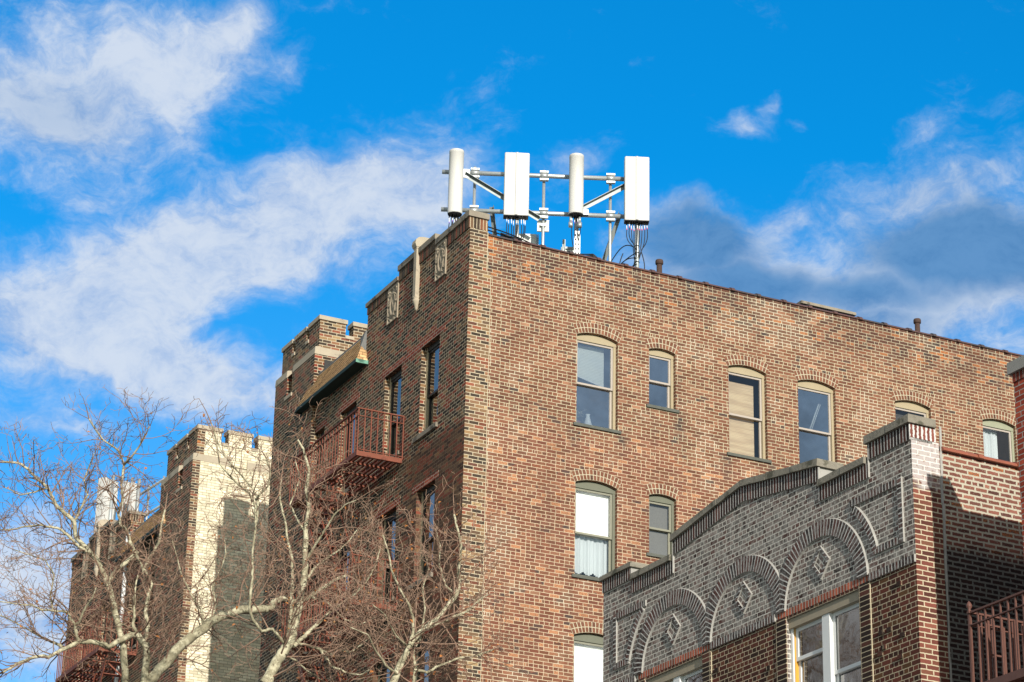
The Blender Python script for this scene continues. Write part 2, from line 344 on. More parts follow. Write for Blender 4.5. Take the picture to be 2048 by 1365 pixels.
M['glassb']=glass_mat('clear_window_glass',1.6,(.95,.97,.97),base=.04)
M['glassr']=glass_mat('street_window_glass',1.7,(.55,.6,.62),base=.15)
M['glassf']=glass_mat('facade_window_glass',2.2,(.5,.55,.58),base=.12)
def bark(name,a,b,c):
    t=NT(name);o=t.obj();n=t.noise(o,7.,4.,.65);n2=t.noise(o,16.,3.,.6)
    col=t.mix(t.sstep(n,.40,.56),C4(a),C4(b));col=t.mix(t.sstep(n2,.58,.66),col,C4(c))
    return t.out(col,.85,normal=t.bump(n2,.4,.01),spec=.2)
M['bark']=bark('plane_tree_bark',(.52,.485,.34),(.29,.262,.175),(.11,.085,.06))
t=NT('twig_bark');o=t.obj();n=t.noise(o,3.,2.);M['twig']=t.out(t.mix(n,C4((.135,.085,.062)),C4((.37,.245,.175))),.8,spec=.2)
M['leaf']=plain('dry_orange_leaf',(.42,.16,.045),.7,.35,30.)
M['seed']=plain('brown_seed_ball',(.30,.16,.07),.9,.3,60.)

# ---------------------------------------------------------------- wall and window builders (u along the wall, z up, d inward)
def circ(hw,rise): return (hw*hw+rise*rise)/(2*rise)
def arcz(u,uc,hw,zs,rise):
    r=circ(hw,rise);return zs+rise-r+math.sqrt(max(r*r-(u-uc)**2,0))
def wall(mb,P,us,z0,z1,holes=(),depth=.11,fl=False,m=0,mr=0,cutz=()):
    """rectangular wall us=(u0,u1) with openings (u0,u1,zbottom,zspring,rise)"""
    def q(pts,m):
        mb.face(pts[::-1] if fl else pts,m=m)
    cu=sorted({us[0],us[1],*[h[0] for h in holes],*[h[1] for h in holes]})
    cz=sorted({z0,z1,*cutz,*[h[2] for h in holes],*[h[3]+h[4] for h in holes]})
    cu=[c for c in cu if us[0]<=c<=us[1]];cz=[c for c in cz if z0<=c<=z1]
    for a,b in zip(cu,cu[1:]):
        for c,d in zip(cz,cz[1:]):
            x,y=(a+b)/2,(c+d)/2
            if any(h[0]<x<h[1] and h[2]<y<h[3]+h[4] for h in holes): continue
            q([P(a,c,0),P(b,c,0),P(b,d,0),P(a,d,0)],m)
    for (a,b,c,zs,rise) in holes:
        D=depth
        q([P(a,c,0),P(a,c,D),P(a,zs,D),P(a,zs,0)][::-1],mr)
        q([P(b,c,0),P(b,c,D),P(b,zs,D),P(b,zs,0)],mr)
        q([P(a,c,0),P(b,c,0),P(b,c,D),P(a,c,D)][::-1],mr)
        if rise<=0:
            q([P(a,zs,0),P(b,zs,0),P(b,zs,D),P(a,zs,D)],mr)
        else:
            n=10;uc=(a+b)/2;hw=(b-a)/2
            for k in range(n):
                p,r=a+(b-a)*k/n,a+(b-a)*(k+1)/n
                zp,zr=arcz(p,uc,hw,zs,rise),arcz(r,uc,hw,zs,rise);zt=zs+rise
                if k==0: q([P(p,zp,0),P(r,zr,0),P(r,zt,0),P(p,zt,0)],m)
                else: q([P(p,zp,0),P(r,zr,0),P(r,zt,0),P(p,zt,0)],m)
                q([P(p,zp,0),P(r,zr,0),P(r,zr,D),P(p,zp,D)],mr)
def ubox(mb,P,u0,u1,z0,z1,d0,d1,fl=False,m=0):
    c=[P(u0,z0,d0),P(u1,z0,d0),P(u1,z0,d1),P(u0,z0,d1),P(u0,z1,d0),P(u1,z1,d0),P(u1,z1,d1),P(u0,z1,d1)]
    if fl: c=[c[1],c[0],c[3],c[2],c[5],c[4],c[7],c[6]]
    mb.hexa(c,m)
def arch_ring(mb,P,uc,hw,zs,rise,th,d,fl,m=0,ext=.02,n=16):
    r=circ(hw,rise);cz=zs+rise-r;a=math.asin(min(1,(hw+ext)/r))
    for k in range(n):
        t0=-a+2*a*k/n;t1=-a+2*a*(k+1)/n
        p=[P(uc+r*math.sin(t0),cz+r*math.cos(t0),d),P(uc+r*math.sin(t1),cz+r*math.cos(t1),d),
           P(uc+(r+th)*math.sin(t1),cz+(r+th)*math.cos(t1),d),P(uc+(r+th)*math.sin(t0),cz+(r+th)*math.cos(t0),d)]
        uv=[(0.002,r*t0),(0.002,r*t1),(th+.002,r*t1),(th+.002,r*t0)]
        if fl:p=p[::-1];uv=uv[::-1]
        mb.face(p,uv=uv,m=m)
def window(root,P,fl,T,tf,u0,u1,z0,z1,rise,frame,sash,glass,jl=.05,jr=.05,head=.07,d0=.09,rail=None,sill=None,back=None,label=None,farframe=None,sw=.038):
    """double-hung window; the frame is the part, its sashes, panes, sill and blind are sub-parts"""
    new=lambda: MB(T,tf)
    mb=new();fd=d0+.10
    mats=[M[frame],M[farframe or frame]]
    ubox(mb,P,u0+.002,u0+jl,z0+.03,z1-.001,d0,fd,fl,0)
    ubox(mb,P,u1-jr,u1-.002,z0+.03,z1-.001,d0,fd,fl,1)
    ubox(mb,P,u0+.002,u1-.002,z0+.002,z0+.03,d0-.01,fd,fl,0)
    zi=z1-head
    if rise>0:
        n=10;uc=(u0+u1)/2;hw=(u1-u0)/2
        for k in range(n):
            a=u0+(u1-u0)*k/n;b=u0+(u1-u0)*(k+1)/n
            za,zb=arcz(a,uc,hw,z1,rise)-.008,arcz(b,uc,hw,z1,rise)-.008
            f=[P(a,zi,d0-.006),P(b,zi,d0-.006),P(b,zb,d0-.006),P(a,za,d0-.006)]
            mb.face(f[::-1] if fl else f)
        f=[P(u0,zi,d0-.006),P(u1,zi,d0-.006),P(u1,zi,fd),P(u0,zi,fd)]
        mb.face(f if fl else f[::-1])
    else: ubox(mb,P,u0+jl,u1-jr,zi,z1-.002,d0,fd,fl,0)
    w=mb.build('window',mats,root)
    if label: w['label']=label
    rail=rail if rail is not None else (z0+zi)/2
    a,b=u0+jl,u1-jr;s=sw
    def sashpart(za,zb,d):
        k=new();e=.001
        ubox(k,P,a+e,a+s,za,zb,d,d+.035,fl);ubox(k,P,b-s,b-e,za,zb,d,d+.035,fl)
        ubox(k,P,a+s,b-s,za,za+s,d,d+.035,fl);ubox(k,P,a+s,b-s,zb-s,zb,d,d+.035,fl)
        k.build('sash',M[sash],w)
        k=new();f=[P(a+s,za+s,d+.018),P(b-s,za+s,d+.018),P(b-s,zb-s,d+.018),P(a+s,zb-s,d+.018)]
        k.face(f[::-1] if fl else f);k.build('pane',M[glass],w)
    sashpart(rail-s*.5,zi-.002,d0+.02);sashpart(z0+.032,rail+s*.5,d0+.06)
    if sill:
        k=new();ubox(k,P,u0-sill.get('l',.06),u1+sill.get('r',.06),z0-sill.get('h',.058),z0+.001,-sill.get('p',.035),d0+.02,fl)
        k.build('sill',M[sill['m']],w)
    for bk in (back or []):
        k=new();d=d0+bk.get('d',.16)
        if bk.get('pleat'):
            n=26
            for i in range(n):
                p=a+.01+(b-a-.02)*i/n;q=a+.01+(b-a-.02)*(i+1)/n
                if p<bk['u0']-1e-3 or q>bk['u1']+1e-3: continue
                e=lambda i: .018*math.sin(i*1.9)+.012*math.sin(i*.8)
                zb=bk['z0']+.03*math.sin(i*.9)*bk.get('hem',0)
                f=[P(p,zb,d+e(i)),P(q,zb,d+e(i+1)),P(q,bk['z1'],d+e(i+1)),P(p,bk['z1'],d+e(i))]
                k.face(f[::-1] if fl else f)
        else:
            zl=bk['z0'];zr=bk.get('z0r',zl)
            f=[P(bk['u0'],zl,d),P(bk['u1'],zr,d),P(bk['u1'],bk['z1'],d),P(bk['u0'],bk['z1'],d)]
            k.face(f[::-1] if fl else f)
            if bk.get('bar'):
                f=[P(bk['u0'],zl-.03,d-.01),P(bk['u1'],zr-.03,d-.01),P(bk['u1'],zr,d-.01),P(bk['u0'],zl,d-.01)]
                k.face(f[::-1] if fl else f,m=1)
        k.build(bk['name'],[M[bk['m']],M[bk.get('bm','whitepaint')]],w)
    return w
FH=2.935
def roof_box(mb,x0,x1,y0,y1,z): mb.box(x0,x1,y0,y1,z-.25,z)
# ---------------------------------------------------------------- the six-storey apartment houses (one plan, the farther one mirrored)
def apartment(root,T,tf,far):
    new=lambda: MB(T,tf)
    PF=lambda u,z,d:(d,u,z)
    PT=lambda u,z,d:(-.1+d,u,z)
    cols=[(1.233,2.061,.0),(2.99,3.81,.0),(5.243,6.06,.0),(6.92,7.445,.0)]
    fl_n=6
    holes=[(a,b,18.885-FH*k,20.705-FH*k,0) for k in range(fl_n) for a,b,_ in cols]
    hm=[h for h in holes if h[0]<4.84];hb=[h for h in holes if h[0]>4.84]
    # facade brickwork
    w=new()
    wall(w,PF,(0,4.84),0,22.43,hm,.12,True)
    w.face([(0,1.5,22.43),(0,3.27,22.43),(0,3.27,22.57),(0,1.5,22.57)][::-1])
    wall(w,PF,(4.84,7.44),0,22.0,hb,.12,True)
    w.box(.02,.37,4.60,4.84,21.8,22.43,skip=(0,))
    w.face([(.37,0,21.8),(.37,4.84,21.8),(.37,4.84,22.6),(.37,0,22.6)])
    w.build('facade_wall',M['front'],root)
    # tower, lower stage 10 cm proud with a slit window, upper stage with battlements
    w=new()
    wall(w,PT,(7.44,9.70),0,22.5,[(8.716,9.009,22.03,22.5,0)],.14,True)
    w.face([(.04,8.65,22.0),(.04,9.1,22.0),(.04,9.1,22.7),(.04,8.65,22.7)][::-1],m=1)
    w.face([(-.1,7.44,0),(-.1,7.44,22.5),(2.24,7.44,22.5),(2.24,7.44,0)][::-1])
    w.build('tower_wall',[M['front'],M['black']],root)
    SX=[(0,.60),(.78,1.37),(1.54,2.14)];SY=[(7.49,8.08),(8.25,8.88),(9.05,9.63)]
    TH=.25
    w=new()
    def uppersides(y,sgn):   # walls facing -y / +y
        fr=(lambda p:p) if sgn<0 else (lambda p:p[::-1])
        q=.19
        if far or sgn<0:
            pass
        m2=1 if sgn>0 else 0
        w.face(fr([(0,y,22.66),(q,y,22.66),(q,y,23.03),(0,y,23.03)]),m=2)
        w.face(fr([(q,y,22.66),(2.14,y,22.66),(2.14,y,23.03),(q,y,23.03)]),m=m2 if sgn>0 else 2)
    w.face([(0,7.49,22.66),(0,9.63,22.66),(0,9.63,23.03),(0,7.49,23.03)][::-1],m=0)
    w.face([(2.14,7.49,22.0),(2.14,9.63,22.0),(2.14,9.63,23.03),(2.14,7.49,23.03)],m=0)
    uppersides(7.49,-1);uppersides(9.63,1)
    for a,b in ((7.74,9.38),):
        for x,f in ((TH,1),(2.14-TH,-1)):
            p=[(x,a,22.3),(x,b,22.3),(x,b,23.03),(x,a,23.03)];w.face(p if f>0 else p[::-1])
        for y,f in ((7.74,1),(9.38,-1)):
            p=[(TH,y,22.3),(2.14-TH,y,22.3),(2.14-TH,y,23.03),(TH,y,23.03)];w.face(p[::-1] if f>0 else p)
    w.face([(TH,7.74,22.4),(2.14-TH,7.74,22.4),(2.14-TH,9.38,22.4),(TH,9.38,22.4)])
    # merlons: (x0,x1,y0,y1, material of the side faces)
    mer=[]
    for a,b in SY:
        mer.append((0,TH,a,b));mer.append((2.14-TH,2.14,a,b))
    for y0,y1 in ((7.49,7.49+TH),(9.63-TH,9.63)):
        mer+= [(TH,.60,y0,y1),(.78,1.37,y0,y1),(1.54,2.14-TH,y0,y1)]
    for x0,x1,y0,y1 in mer:
        z0,z1=23.03,23.33
        w.face([(x0,y0,z0),(x0,y1,z0),(x0,y1,z1),(x0,y0,z1)][::-1],m=0)
        w.face([(x1,y0,z0),(x1,y1,z0),(x1,y1,z1),(x1,y0,z1)],m=0)
        w.face([(x0,y0,z0),(x1,y0,z0),(x1,y0,z1),(x0,y0,z1)],m=2)
        if abs(y1-9.63)<1e-6:
            q=min(max(x0,.19),x1)
            if q>x0: w.face([(x0,y1,z0),(q,y1,z0),(q,y1,z1),(x0,y1,z1)][::-1],m=2)
            if x1>q: w.face([(q,y1,z0),(x1,y1,z0),(x1,y1,z1),(q,y1,z1)][::-1],m=1)
        else: w.face([(x0,y1,z0),(x1,y1,z0),(x1,y1,z1),(x0,y1,z1)][::-1],m=0)
    w.build('battlement',[M['front'],M['cream'],M['quoin']],root)
    # merlon copings and crenel sills
    o=.03
    class _W:
        def box(s,*q): k=new();k.box(*q);k.build(s.nm,M['lime'],root)
    w=_W();w.nm='merlon_coping'
    for a,b in SY:
        for x0,x1,sx in ((-o,TH+o,0),(2.14-TH-o,2.14+o,0)):
            y0=a-o;y1=b+o
            w.box(x0,x1,y0,y1,23.33,23.425)
    for y0,y1 in ((7.49-o,7.49+TH+o),(9.63-TH-o,9.63+o)):
        w.box(TH+o,.60+o,y0,y1,23.33,23.424);w.box(.78-o,1.37+o,y0,y1,23.33,23.424);w.box(1.54-o,2.14-TH-o,y0,y1,23.33,23.424)
    w.nm='crenel_sill'
    for (a,b) in ((8.08,8.25),(8.88,9.05)):
        w.box(-.025,TH+.02,a+.002,b-.002,23.0,23.075);w.box(2.14-TH,2.16,a+.002,b-.002,23.0,23.075)
    for (a,b) in ((.60,.78),(1.37,1.54)):
        w.box(a+.002,b-.002,7.465,7.49+TH,23.0,23.075);w.box(a+.002,b-.002,9.63-TH,9.655,23.0,23.075)
    # limestone belt with a break at the slit, weathered top
    w=new()
    def beltfront(a,b):
        w.hexa([(-.112,a,22.5),(.02,a,22.5),(.02,b,22.5),(-.112,b,22.5),(-.10,a,22.665),(.02,a,22.69),(.02,b,22.69),(-.10,b,22.665)])
    beltfront(7.43,8.70);w.build('stone_belt',M['lime'],root);w=new();beltfront(9.03,9.71);w.build('stone_belt',M['lime'],root);w=new()
    def beltside(x0,x1,y,s):
        w.box(x0,x1,min(y,y-s*.09),max(y,y-s*.09),22.5,22.67)
    for q in ((.021,2.25,7.43,-1),(.021,.817,9.712,1),(1.265,2.25,9.712,1)):
        w=new();beltside(*q);w.build('stone_belt',M['lime'],root)
    w=new();ubox(w,PT,8.66,9.06,21.955,22.032,-.03,.13,True);w.build('slit_sill',M['lime'],root)
    w=new();w.box(.90,1.30,9.69,9.735,21.79,21.85);w.build('niche_sill',M['lime'],root)
    # court-side wall: dark quoins turning into cream brick, a shallow blind niche under the belt
    w=new();PC=lambda u,z,d:(u,9.70-d,z)
    n=int(22.5/.0677/2)
    wall(w,PC,(-.1,.09),0,22.5,(),.03,True,m=1)
    wall(w,PC,(.09,2.24),0,22.5,[(.82,1.27,21.85,22.5,0)],.035,True,m=0)
    w.face([(.8,9.665,21.84),(1.3,9.665,21.84),(1.3,9.665,22.66),(.8,9.665,22.66)][::-1],m=0)
    wall(w,PC,(2.24,16),0,22.0,(),.03,True,m=0)
    w.build('court_wall',[M['cream'],M['quoin']],root)
    # parapet of the main bay: soldier course, stone coping in three steps
    w=new()
    def sold(a,b,z0,z1,mat=0):
        x=-.022
        uvs=[(.01,a),(.01,b),(z1-z0,b),(z1-z0,a)]
        w.face([(x,a,z0),(x,b,z0),(x,b,z1),(x,a,z1)][::-1],uv=uvs[::-1],m=0)
        w.face([(x,a,z0),(x,b,z0),(.0,b,z0),(.0,a,z0)],m=0)
        for y,f in ((a,1),(b,-1)):
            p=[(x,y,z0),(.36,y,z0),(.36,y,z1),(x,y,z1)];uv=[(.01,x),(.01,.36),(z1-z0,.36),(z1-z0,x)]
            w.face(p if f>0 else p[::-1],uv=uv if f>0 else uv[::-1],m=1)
    for q in ((0,1.03,22.43,22.655),(1.50,3.27,22.57,22.79),(3.78,4.84,22.43,22.60)):
        w=new();sold(*q);w.build('soldier_course',[M['soldier'],M['soldier_sun']],root)
    for q in ((-.05,.385,-.04,1.499,22.655,22.772),(-.052,.40,1.50,3.28,22.79,22.905),(-.05,.385,3.281,4.88,22.60,22.685)):
        w=new();w.box(*q);w.build('coping',M['cop'],root)
    w=new();w.box(-.02,.0,1.031,1.49,22.601,22.654);w.build('panel_lintel',M['cop'],root)
    w=new();w.box(-.02,.0,3.301,3.78,22.551,22.599);w.build('panel_lintel',M['cop'],root)
    # carved cartouche panels
    for (a,b,z0,z1) in ((1.03,1.50,21.87,22.60),(3.28,3.78,21.80,22.55)):
        w=new();nu,nv=30,44
        def hgt(i,j):
            x=(i/nu-.5)*2;y=(j/nv-.5)*2
            if max(abs(x),abs(y))>.93: return .026
            r=math.hypot(x/.5,y/.62)
            h=.0
            h+=.030*math.exp(-((r-1.)/.16)**2)
            h+=.026*math.exp(-((x-.12*math.sin(4*y))/.13)**2-(y/.42)**2)
            h+=.026*max(0,math.sin(9*x+5*math.sin(5*y))*math.sin(8*abs(y)+3*x*x))*(1 if r>1.15 else 0)
            h+=.028*math.exp(-((abs(x)-.72)/.1)**2)*(.5+.5*math.sin(11*y))
            return h
        pt=lambda i,j:(-.004-hgt(i,j),a+(b-a)*i/nu,z0+(z1-z0)*j/nv)
        for i in range(nu):
            for j in range(nv):
                w.face([pt(i,j),pt(i+1,j),pt(i+1,j+1),pt(i,j+1)][::-1])
        for i in range(nu):
            w.face([(0,a+(b-a)*i/nu,z0),(0,a+(b-a)*(i+1)/nu,z0),pt(i+1,0),pt(i,0)][::-1])
        for j in range(nv):
            w.face([(0,a,z0+(z1-z0)*j/nv),pt(0,j),pt(0,j+1),(0,a,z0+(z1-z0)*(j+1)/nv)][::-1])
        w.build('carved_panel',M['relief'],root)
        w=new();uv=[(.01,a),(.01,b),(.1,b),(.1,a)]
        w.face([(-.006,a,z0-.1),(-.006,b,z0-.1),(-.006,b,z0),(-.006,a,z0)][::-1],uv=uv[::-1]);w.build('panel_base_course',M['soldier'],root)
    # stone pilaster with rounded cap and drop
    w=new()
    w.box(-.085,.0,2.29,2.41,21.86,22.90)
    ns=8
    prof=[(22.93,-.10,.44),(23.0,-.125,.44),(23.08,-.11,.43),(23.14,-.05,.41),(23.16,.05,.38)]
    for (za,xa,xb),(zb,xc,xd) in zip(prof,prof[1:]):
        w.hexa([(xa,2.27,za),(xb,2.27,za),(xb,2.45,za),(xa,2.45,za),(xc,2.27,zb),(xd,2.27,zb),(xd,2.45,zb),(xc,2.45,zb)])
    w.box(-.09,.4,2.28,2.43,22.90,22.93)
    w.lathe([(.004,-.30),(.03,-.25),(.05,-.17),(.075,-.11),(.085,-.07),(.06,-.055),(.075,-.03),(.075,0)],(-.02,2.35,21.88),14)
    w.build('stone_pilaster',M['lime'],root)
    # pent roof of shingles with copper fascia
    w=new();rr=random.Random(5)
    def slope(p): return p
    e0,e1,r0,r1=4.73,8.04,4.98,7.66;ex,ez,rx,rz=-.25,21.385,.01,22.02
    L=math.hypot(rx-ex,rz-ez);n=9
    for k in range(n):     # overlapping courses
        f0,f1=k/n,(k+1)/n
        p=lambda f,y0,y1:((ex+(rx-ex)*f),y0+(y1-y0)*f,ez+(rz-ez)*f)
        a=p(f0,e0,r0);b=p(f0,e1,r1);c=p(f1,e1,r1);d=p(f1,e0,r0)
        up=Vector((-(rz-ez),0,(rx-ex))).normalized()*.014
        A=[(a[0]+up.x,a[1],a[2]+up.z),(b[0]+up.x,b[1],b[2]+up.z),c,d]
        w.face(A[::-1],uv=[(d[1],f1*L*1.01),(c[1],f1*L*1.01),(b[1],f0*L+.001),(a[1],f0*L+.001)])
        w.face([a,b,A[1],A[0]][::-1])
    # hipped ends
    for (ye,yr,s) in ((e0,r0,1),(e1,r1,-1)):
        p=[(ex,ye,ez),(0.0,ye+s*.02,ez),(rx,yr,rz)]
        w.face(p if s>0 else p[::-1],uv=[(0,0),(.25,0),(.26,.68)] if s>0 else [(.26,.68),(.25,0),(0,0)])
    rf=w.build('pent_roof',M['shingle'],root)
    w=new()
    w.box(ex-.02,ex+.02,e0-.01,e1+.01,ez-.075,ez+.004,m=1)  # long street face takes the dark copper, its shade painted in
    w.box(ex+.02,.0,e0-.012,e0+.03,ez-.075,ez+.004);w.box(ex-.02,ex+.02,e0-.014,e0-.011,ez-.075,ez+.004)
    w.build('fascia',[M['copper'],M['soffit']],rf)
    w=new();w.box(ex+.02,-.001,e0+.03,e1-.004,ez-.06,ez-.03);w.box(ex+.021,-.1,e1-.03,e1+.008,ez-.075,ez-.002);w.build('soffit',M['soffit'],rf)
    w=new()
    w.hexa([(-.06,4.85,21.40),(.05,4.85,21.40),(.05,4.97,21.40),(-.2,4.90,21.40),(-.02,4.85,22.1),(.05,4.85,22.1),(.05,5.05,22.1),(-.02,5.03,22.06)])
    w.box(.0,.3,4.85,7.43,22.0,22.05)
    w.hexa([(-.12,7.36,21.42),(.1,7.36,21.42),(.1,7.437,21.42),(-.12,7.437,21.42),(.02,7.36,22.1),(.3,7.36,22.1),(.3,7.437,22.1),(.02,7.437,22.1)])
    w.build('mastic_flashing',M['flash'],rf)
    w=new();w.box(.12,.62,7.425,7.437,22.0,22.40);w.build('tar_patch',M['tar'],rf)
    # red brick lintels
    for k in range(fl_n):
        z=20.707-FH*k
        spans=[(1.0,3.95),(5.08,6.2),(6.8,7.4)] if k==0 else [(1.08,2.28),(2.82,4.1),(5.08,6.2),(6.8,7.4)]
        for a,b in spans:
            w=new();w.box(-.004,.0,a,b,z,z+.132);w.build('red_lintel',M['lintel'],root)
    # facade windows
    for k in range(fl_n):
        for i,(a,b,_) in enumerate(cols):
            zb,zt=18.885-FH*k,20.705-FH*k
            window(root,PF,True,T,tf,a,b,zb,zt,0,'bronze','black','glassf',jl=.04,jr=.06,head=.09,d0=.105,rail=zb+.80,
                sill=dict(m='cop',l=.05,r=.20,h=.09,p=.05) if i==0 else dict(m='cop',l=.03,r=.03,h=.07,p=.02),farframe='tanfront' if k<2 else 'sagelight',sw=.045)
            kk=new()
    # roof and hidden sides so the house is closed
    w=new();roof_box(w,.37,16,.3,9.6,21.95)
    w.face([(16,0,0),(16,9.7,0),(16,9.7,21.95),(16,0,21.95)])
    w.box(.37,15.9,.2,9.6,18.35,18.5);w.box(.37,15.9,.2,9.6,15.4,15.55)
    w.build('roof_deck',M['roof'],root)

ident=None
A=empty('apartment_building',(0,0,0))
tag(A,'tall brick apartment house with a broad sunlit side wall and antennas on its corner','apartment building')
apartment(A,None,False,False)
C=empty('apartment_building',(0,15.05,0))
CT=lambda p:(p[0],9.65-p[1],p[2])
tag(C,'farther apartment house with cream brick side wall and battlements, behind the left trees','apartment building')
apartment(C,CT,True,True)
# far side wall of the farther house
w=MB();w.box(0,16,9.65,9.66,0,22.3);w.build('side_wall',M['front'],C)

# ---- sunlit side wall of the corner house
PS=lambda u,z,d:(u,d,z)
AR=.085
wc=[(2.30,3.183,18.905,20.72),(3.86,4.447,19.565,20.725),(5.63,6.498,18.91,20.722),(7.22,8.098,18.91,20.722),(9.52,10.39,18.91,20.727),(11.66,12.49,18.91,20.727),(14.2,15.05,18.91,20.727)]
rows=[]
for k in range(6):
    for i,(a,b,z0,z1) in enumerate(wc): rows.append((k,i,a,b,z0-FH*k-(.03 if k else 0),z1-FH*k-(.035 if k else 0)))
mb=MB();holes=[(a,b,z0,z1,AR*(b-a)/.88) for k,i,a,b,z0,z1 in rows]
wall(mb,PS,(.45,16),0,22.335,holes,.10,False)
mb.box(.45,16,.02,.30,21.8,22.334,skip=(0,2))
mb.build('side_wall',M['side'],A)
mb=MB()
wall(mb,PS,(0,.45),0,21.6,(),.1,False);wall(mb,PS,(0,.37),21.6,22.43,(),.1,False)
wall(mb,PS,(.37,.45),21.6,22.335,(),.1,False,m=1)
mb.build('corner_pier',[M['quoin'],M['side']],A)
mb=MB();rr=random.Random(3);z=0;pts=[]
for z in [i*.5 for i in range(44)]: pts.append((.452+rr.uniform(-.006,.006),.001,z))
for p,q in zip(pts,pts[1:]):
    mb.face([(p[0]-.006,-.003,p[2]),(p[0]+.006,-.003,p[2]),(q[0]+.006,-.003,q[2]),(q[0]-.006,-.003,q[2])])
mb.build('mortar_joint',M['mort_strip'],A)
mb=MB();mb.face([(.362,-.003,21.6),(.378,-.003,21.6),(.38,-.003,22.4),(.364,-.003,22.4)]);mb.build('mortar_joint',M['mort_strip'],A)
for k,i,a,b,z0,z1 in rows:
    mb=MB();arch_ring(mb,PS,(a+b)/2,(b-a)/2,z1,AR*(b-a)/.88,.205,-.004,False);mb.build('brick_arch',M['arch'],A)
for k,i,a,b,z0,z1 in rows:
    if i==6 and k>1: continue
    fr,sa='tan','sash'
    if k>0 or i==5: fr,sa='sage','sashsage'
    if k==0 and i==5: fr,sa='sagelight','sash'
    back=[];lab=None;rail=z0+(z1-z0)*.475
    ia,ib=a+.05,b-.05
    if (k,i)==(0,0): back=[dict(name='blind',m='blind_white',u0=ia+.01,u1=ib-.12,z0=20.0,z0r=19.86,z1=20.62,bar=1,d=.17)]
    if (k,i)==(0,2): back=[dict(name='blind',m='blind_tan',u0=ia,u1=ib-.12,z0=18.92,z1=20.5,d=.14)]
    if (k,i)==(0,3): back=[]
    if (k,i)==(0,4): back=[dict(name='blind',m='blind_dark',u0=ia,u1=ib,z0=18.95,z1=20.65,d=.15)]
    if (k,i)==(0,5): back=[dict(name='curtain',m='curtain',u0=ia,u1=ib-.22,z0=18.95,z1=20.7,pleat=1,d=.16)]
    if k in(1,2,3) and i==0: back=[dict(name='roller_shade',m='shade',u0=ia,u1=ib,z0=rail-.02,z1=z1-.06,d=.115),dict(name='curtain',m='curtain',u0=ia,u1=ib,z0=z0+.14,z1=rail+.1,pleat=1,hem=1,d=.17)]
    if k==1 and i==1: back=[dict(name='insect_screen',m='screen',u0=ia,u1=ib,z0=z0+.02,z1=z1-.05,d=.105)]
    if k>0 and i in (2,3,4): back=[dict(name='curtain',m='curtain',u0=ia,u1=ib,z0=z0+.1,z1=z1-.05,pleat=1,d=.17)]
    w=window(A,PS,False,None,False,a,b,z0,z1,AR*(b-a)/.88,fr,sa,'glassb' if back and (k,i)!=(0,0) else 'glass',jl=.03,jr=.055,head=.08,d0=.085,rail=rail,
        sill=dict(m='slate',l=.065,r=.06,h=.056,p=.04),back=back)
    if (k,i)==(0,3):
        t_=MB();t_.tube([(7.72,.42,19.85),(7.98,.42,20.52)],.016,8);t_.tube([(7.76,.42,19.85),(8.02,.42,20.52)],.010,8);t_.build('light_tube',M['whitepaint'],w)
    if (k,i)==(0,0):
        for nm,x,y_,z_,pr,mt in (('plant_pot',2.52,.40,18.95,[(.05,0),(.07,.13),(.075,.16)],'tile_orange'),('white_vase',2.78,.45,18.95,[(.05,0),(.09,.12),(.05,.27),(.035,.33),(.05,.36)],'shade'),('candle_stick',2.42,.42,18.95,[(.04,0),(.018,.06),(.018,.42),(.035,.46)],'whitepaint')):
            t_=MB();t_.lathe(pr,(x,y_,z_),12);t_.build(nm,M[mt],w)
        t_=MB();rr=random.Random(9)
        for q in range(60):
            c=Vector((2.52+rr.gauss(0,.07),.40+rr.gauss(0,.05),19.2+rr.gauss(0,.09)));d=Vector((rr.uniform(-1,1),rr.uniform(-1,1),rr.uniform(-.3,1))).normalized()*.05;e=d.orthogonal().normalized()*.018
            t_.face([c-d,c+e,c+d,c-e])
        t_.build('potted_leaves',M['sagelight'],w)
# glazed tile coping with hubs
mb=MB();r=.062
def tile(mb,x0,x1,y,z,rad,n=10):
    prof=[]
    for k in range(n+1):
        a=math.pi*k/n;c,q=-math.cos(a),math.sin(a)
        prof.append((y+.15+(.185+rad-.06)*math.copysign(abs(c)**.7,c),z+rad*1.15*abs(q)**.75))
    for (ya,za),(yb,zb) in zip(prof,prof[1:]): mb.face([(x0,ya,za),(x1,ya,za),(x1,yb,zb),(x0,yb,zb)],sm=False)
    mb.face([(x0,prof[0][0],z),(x1,prof[0][0],z),(x1,prof[-1][0],z),(x0,prof[-1][0],z)][::-1])
    mb.face([(x0,p[0],p[1]) for p in prof][::-1]);mb.face([(x1,p[0],p[1]) for p in prof])
x=.38;rr=random.Random(8)
while x<16:
    dz=rr.uniform(-.004,.004)
    tile(mb,x,min(x+.52,16),-.0,22.338+dz,.055);tile(mb,x+.52,min(x+.602,16.1),-.0,22.330,.082);x+=.60
mb.build('tile_coping',M['tile'],A)

# ---------------------------------------------------------------- low house with the arched brick gable
G=0.036754
B=empty('row_house',(-.3886,-14.4719,0),G)
tag(B,'low brick house in front with three blind arches, diamonds and a stepped stone-capped gable','house')
PB=lambda u,z,d:(d,u,z)
PBS=lambda u,z,d:(u,d,z)
YB=7.80;ZB=11.79
wins=[(1.215,2.90),(4.99,6.57)]
mb=MB()
def seg(a,b,za,zb,z0,m=0): mb.face([(0,a,z0),(0,b,z0),(0,b,zb),(0,a,za)][::-1],m=m)
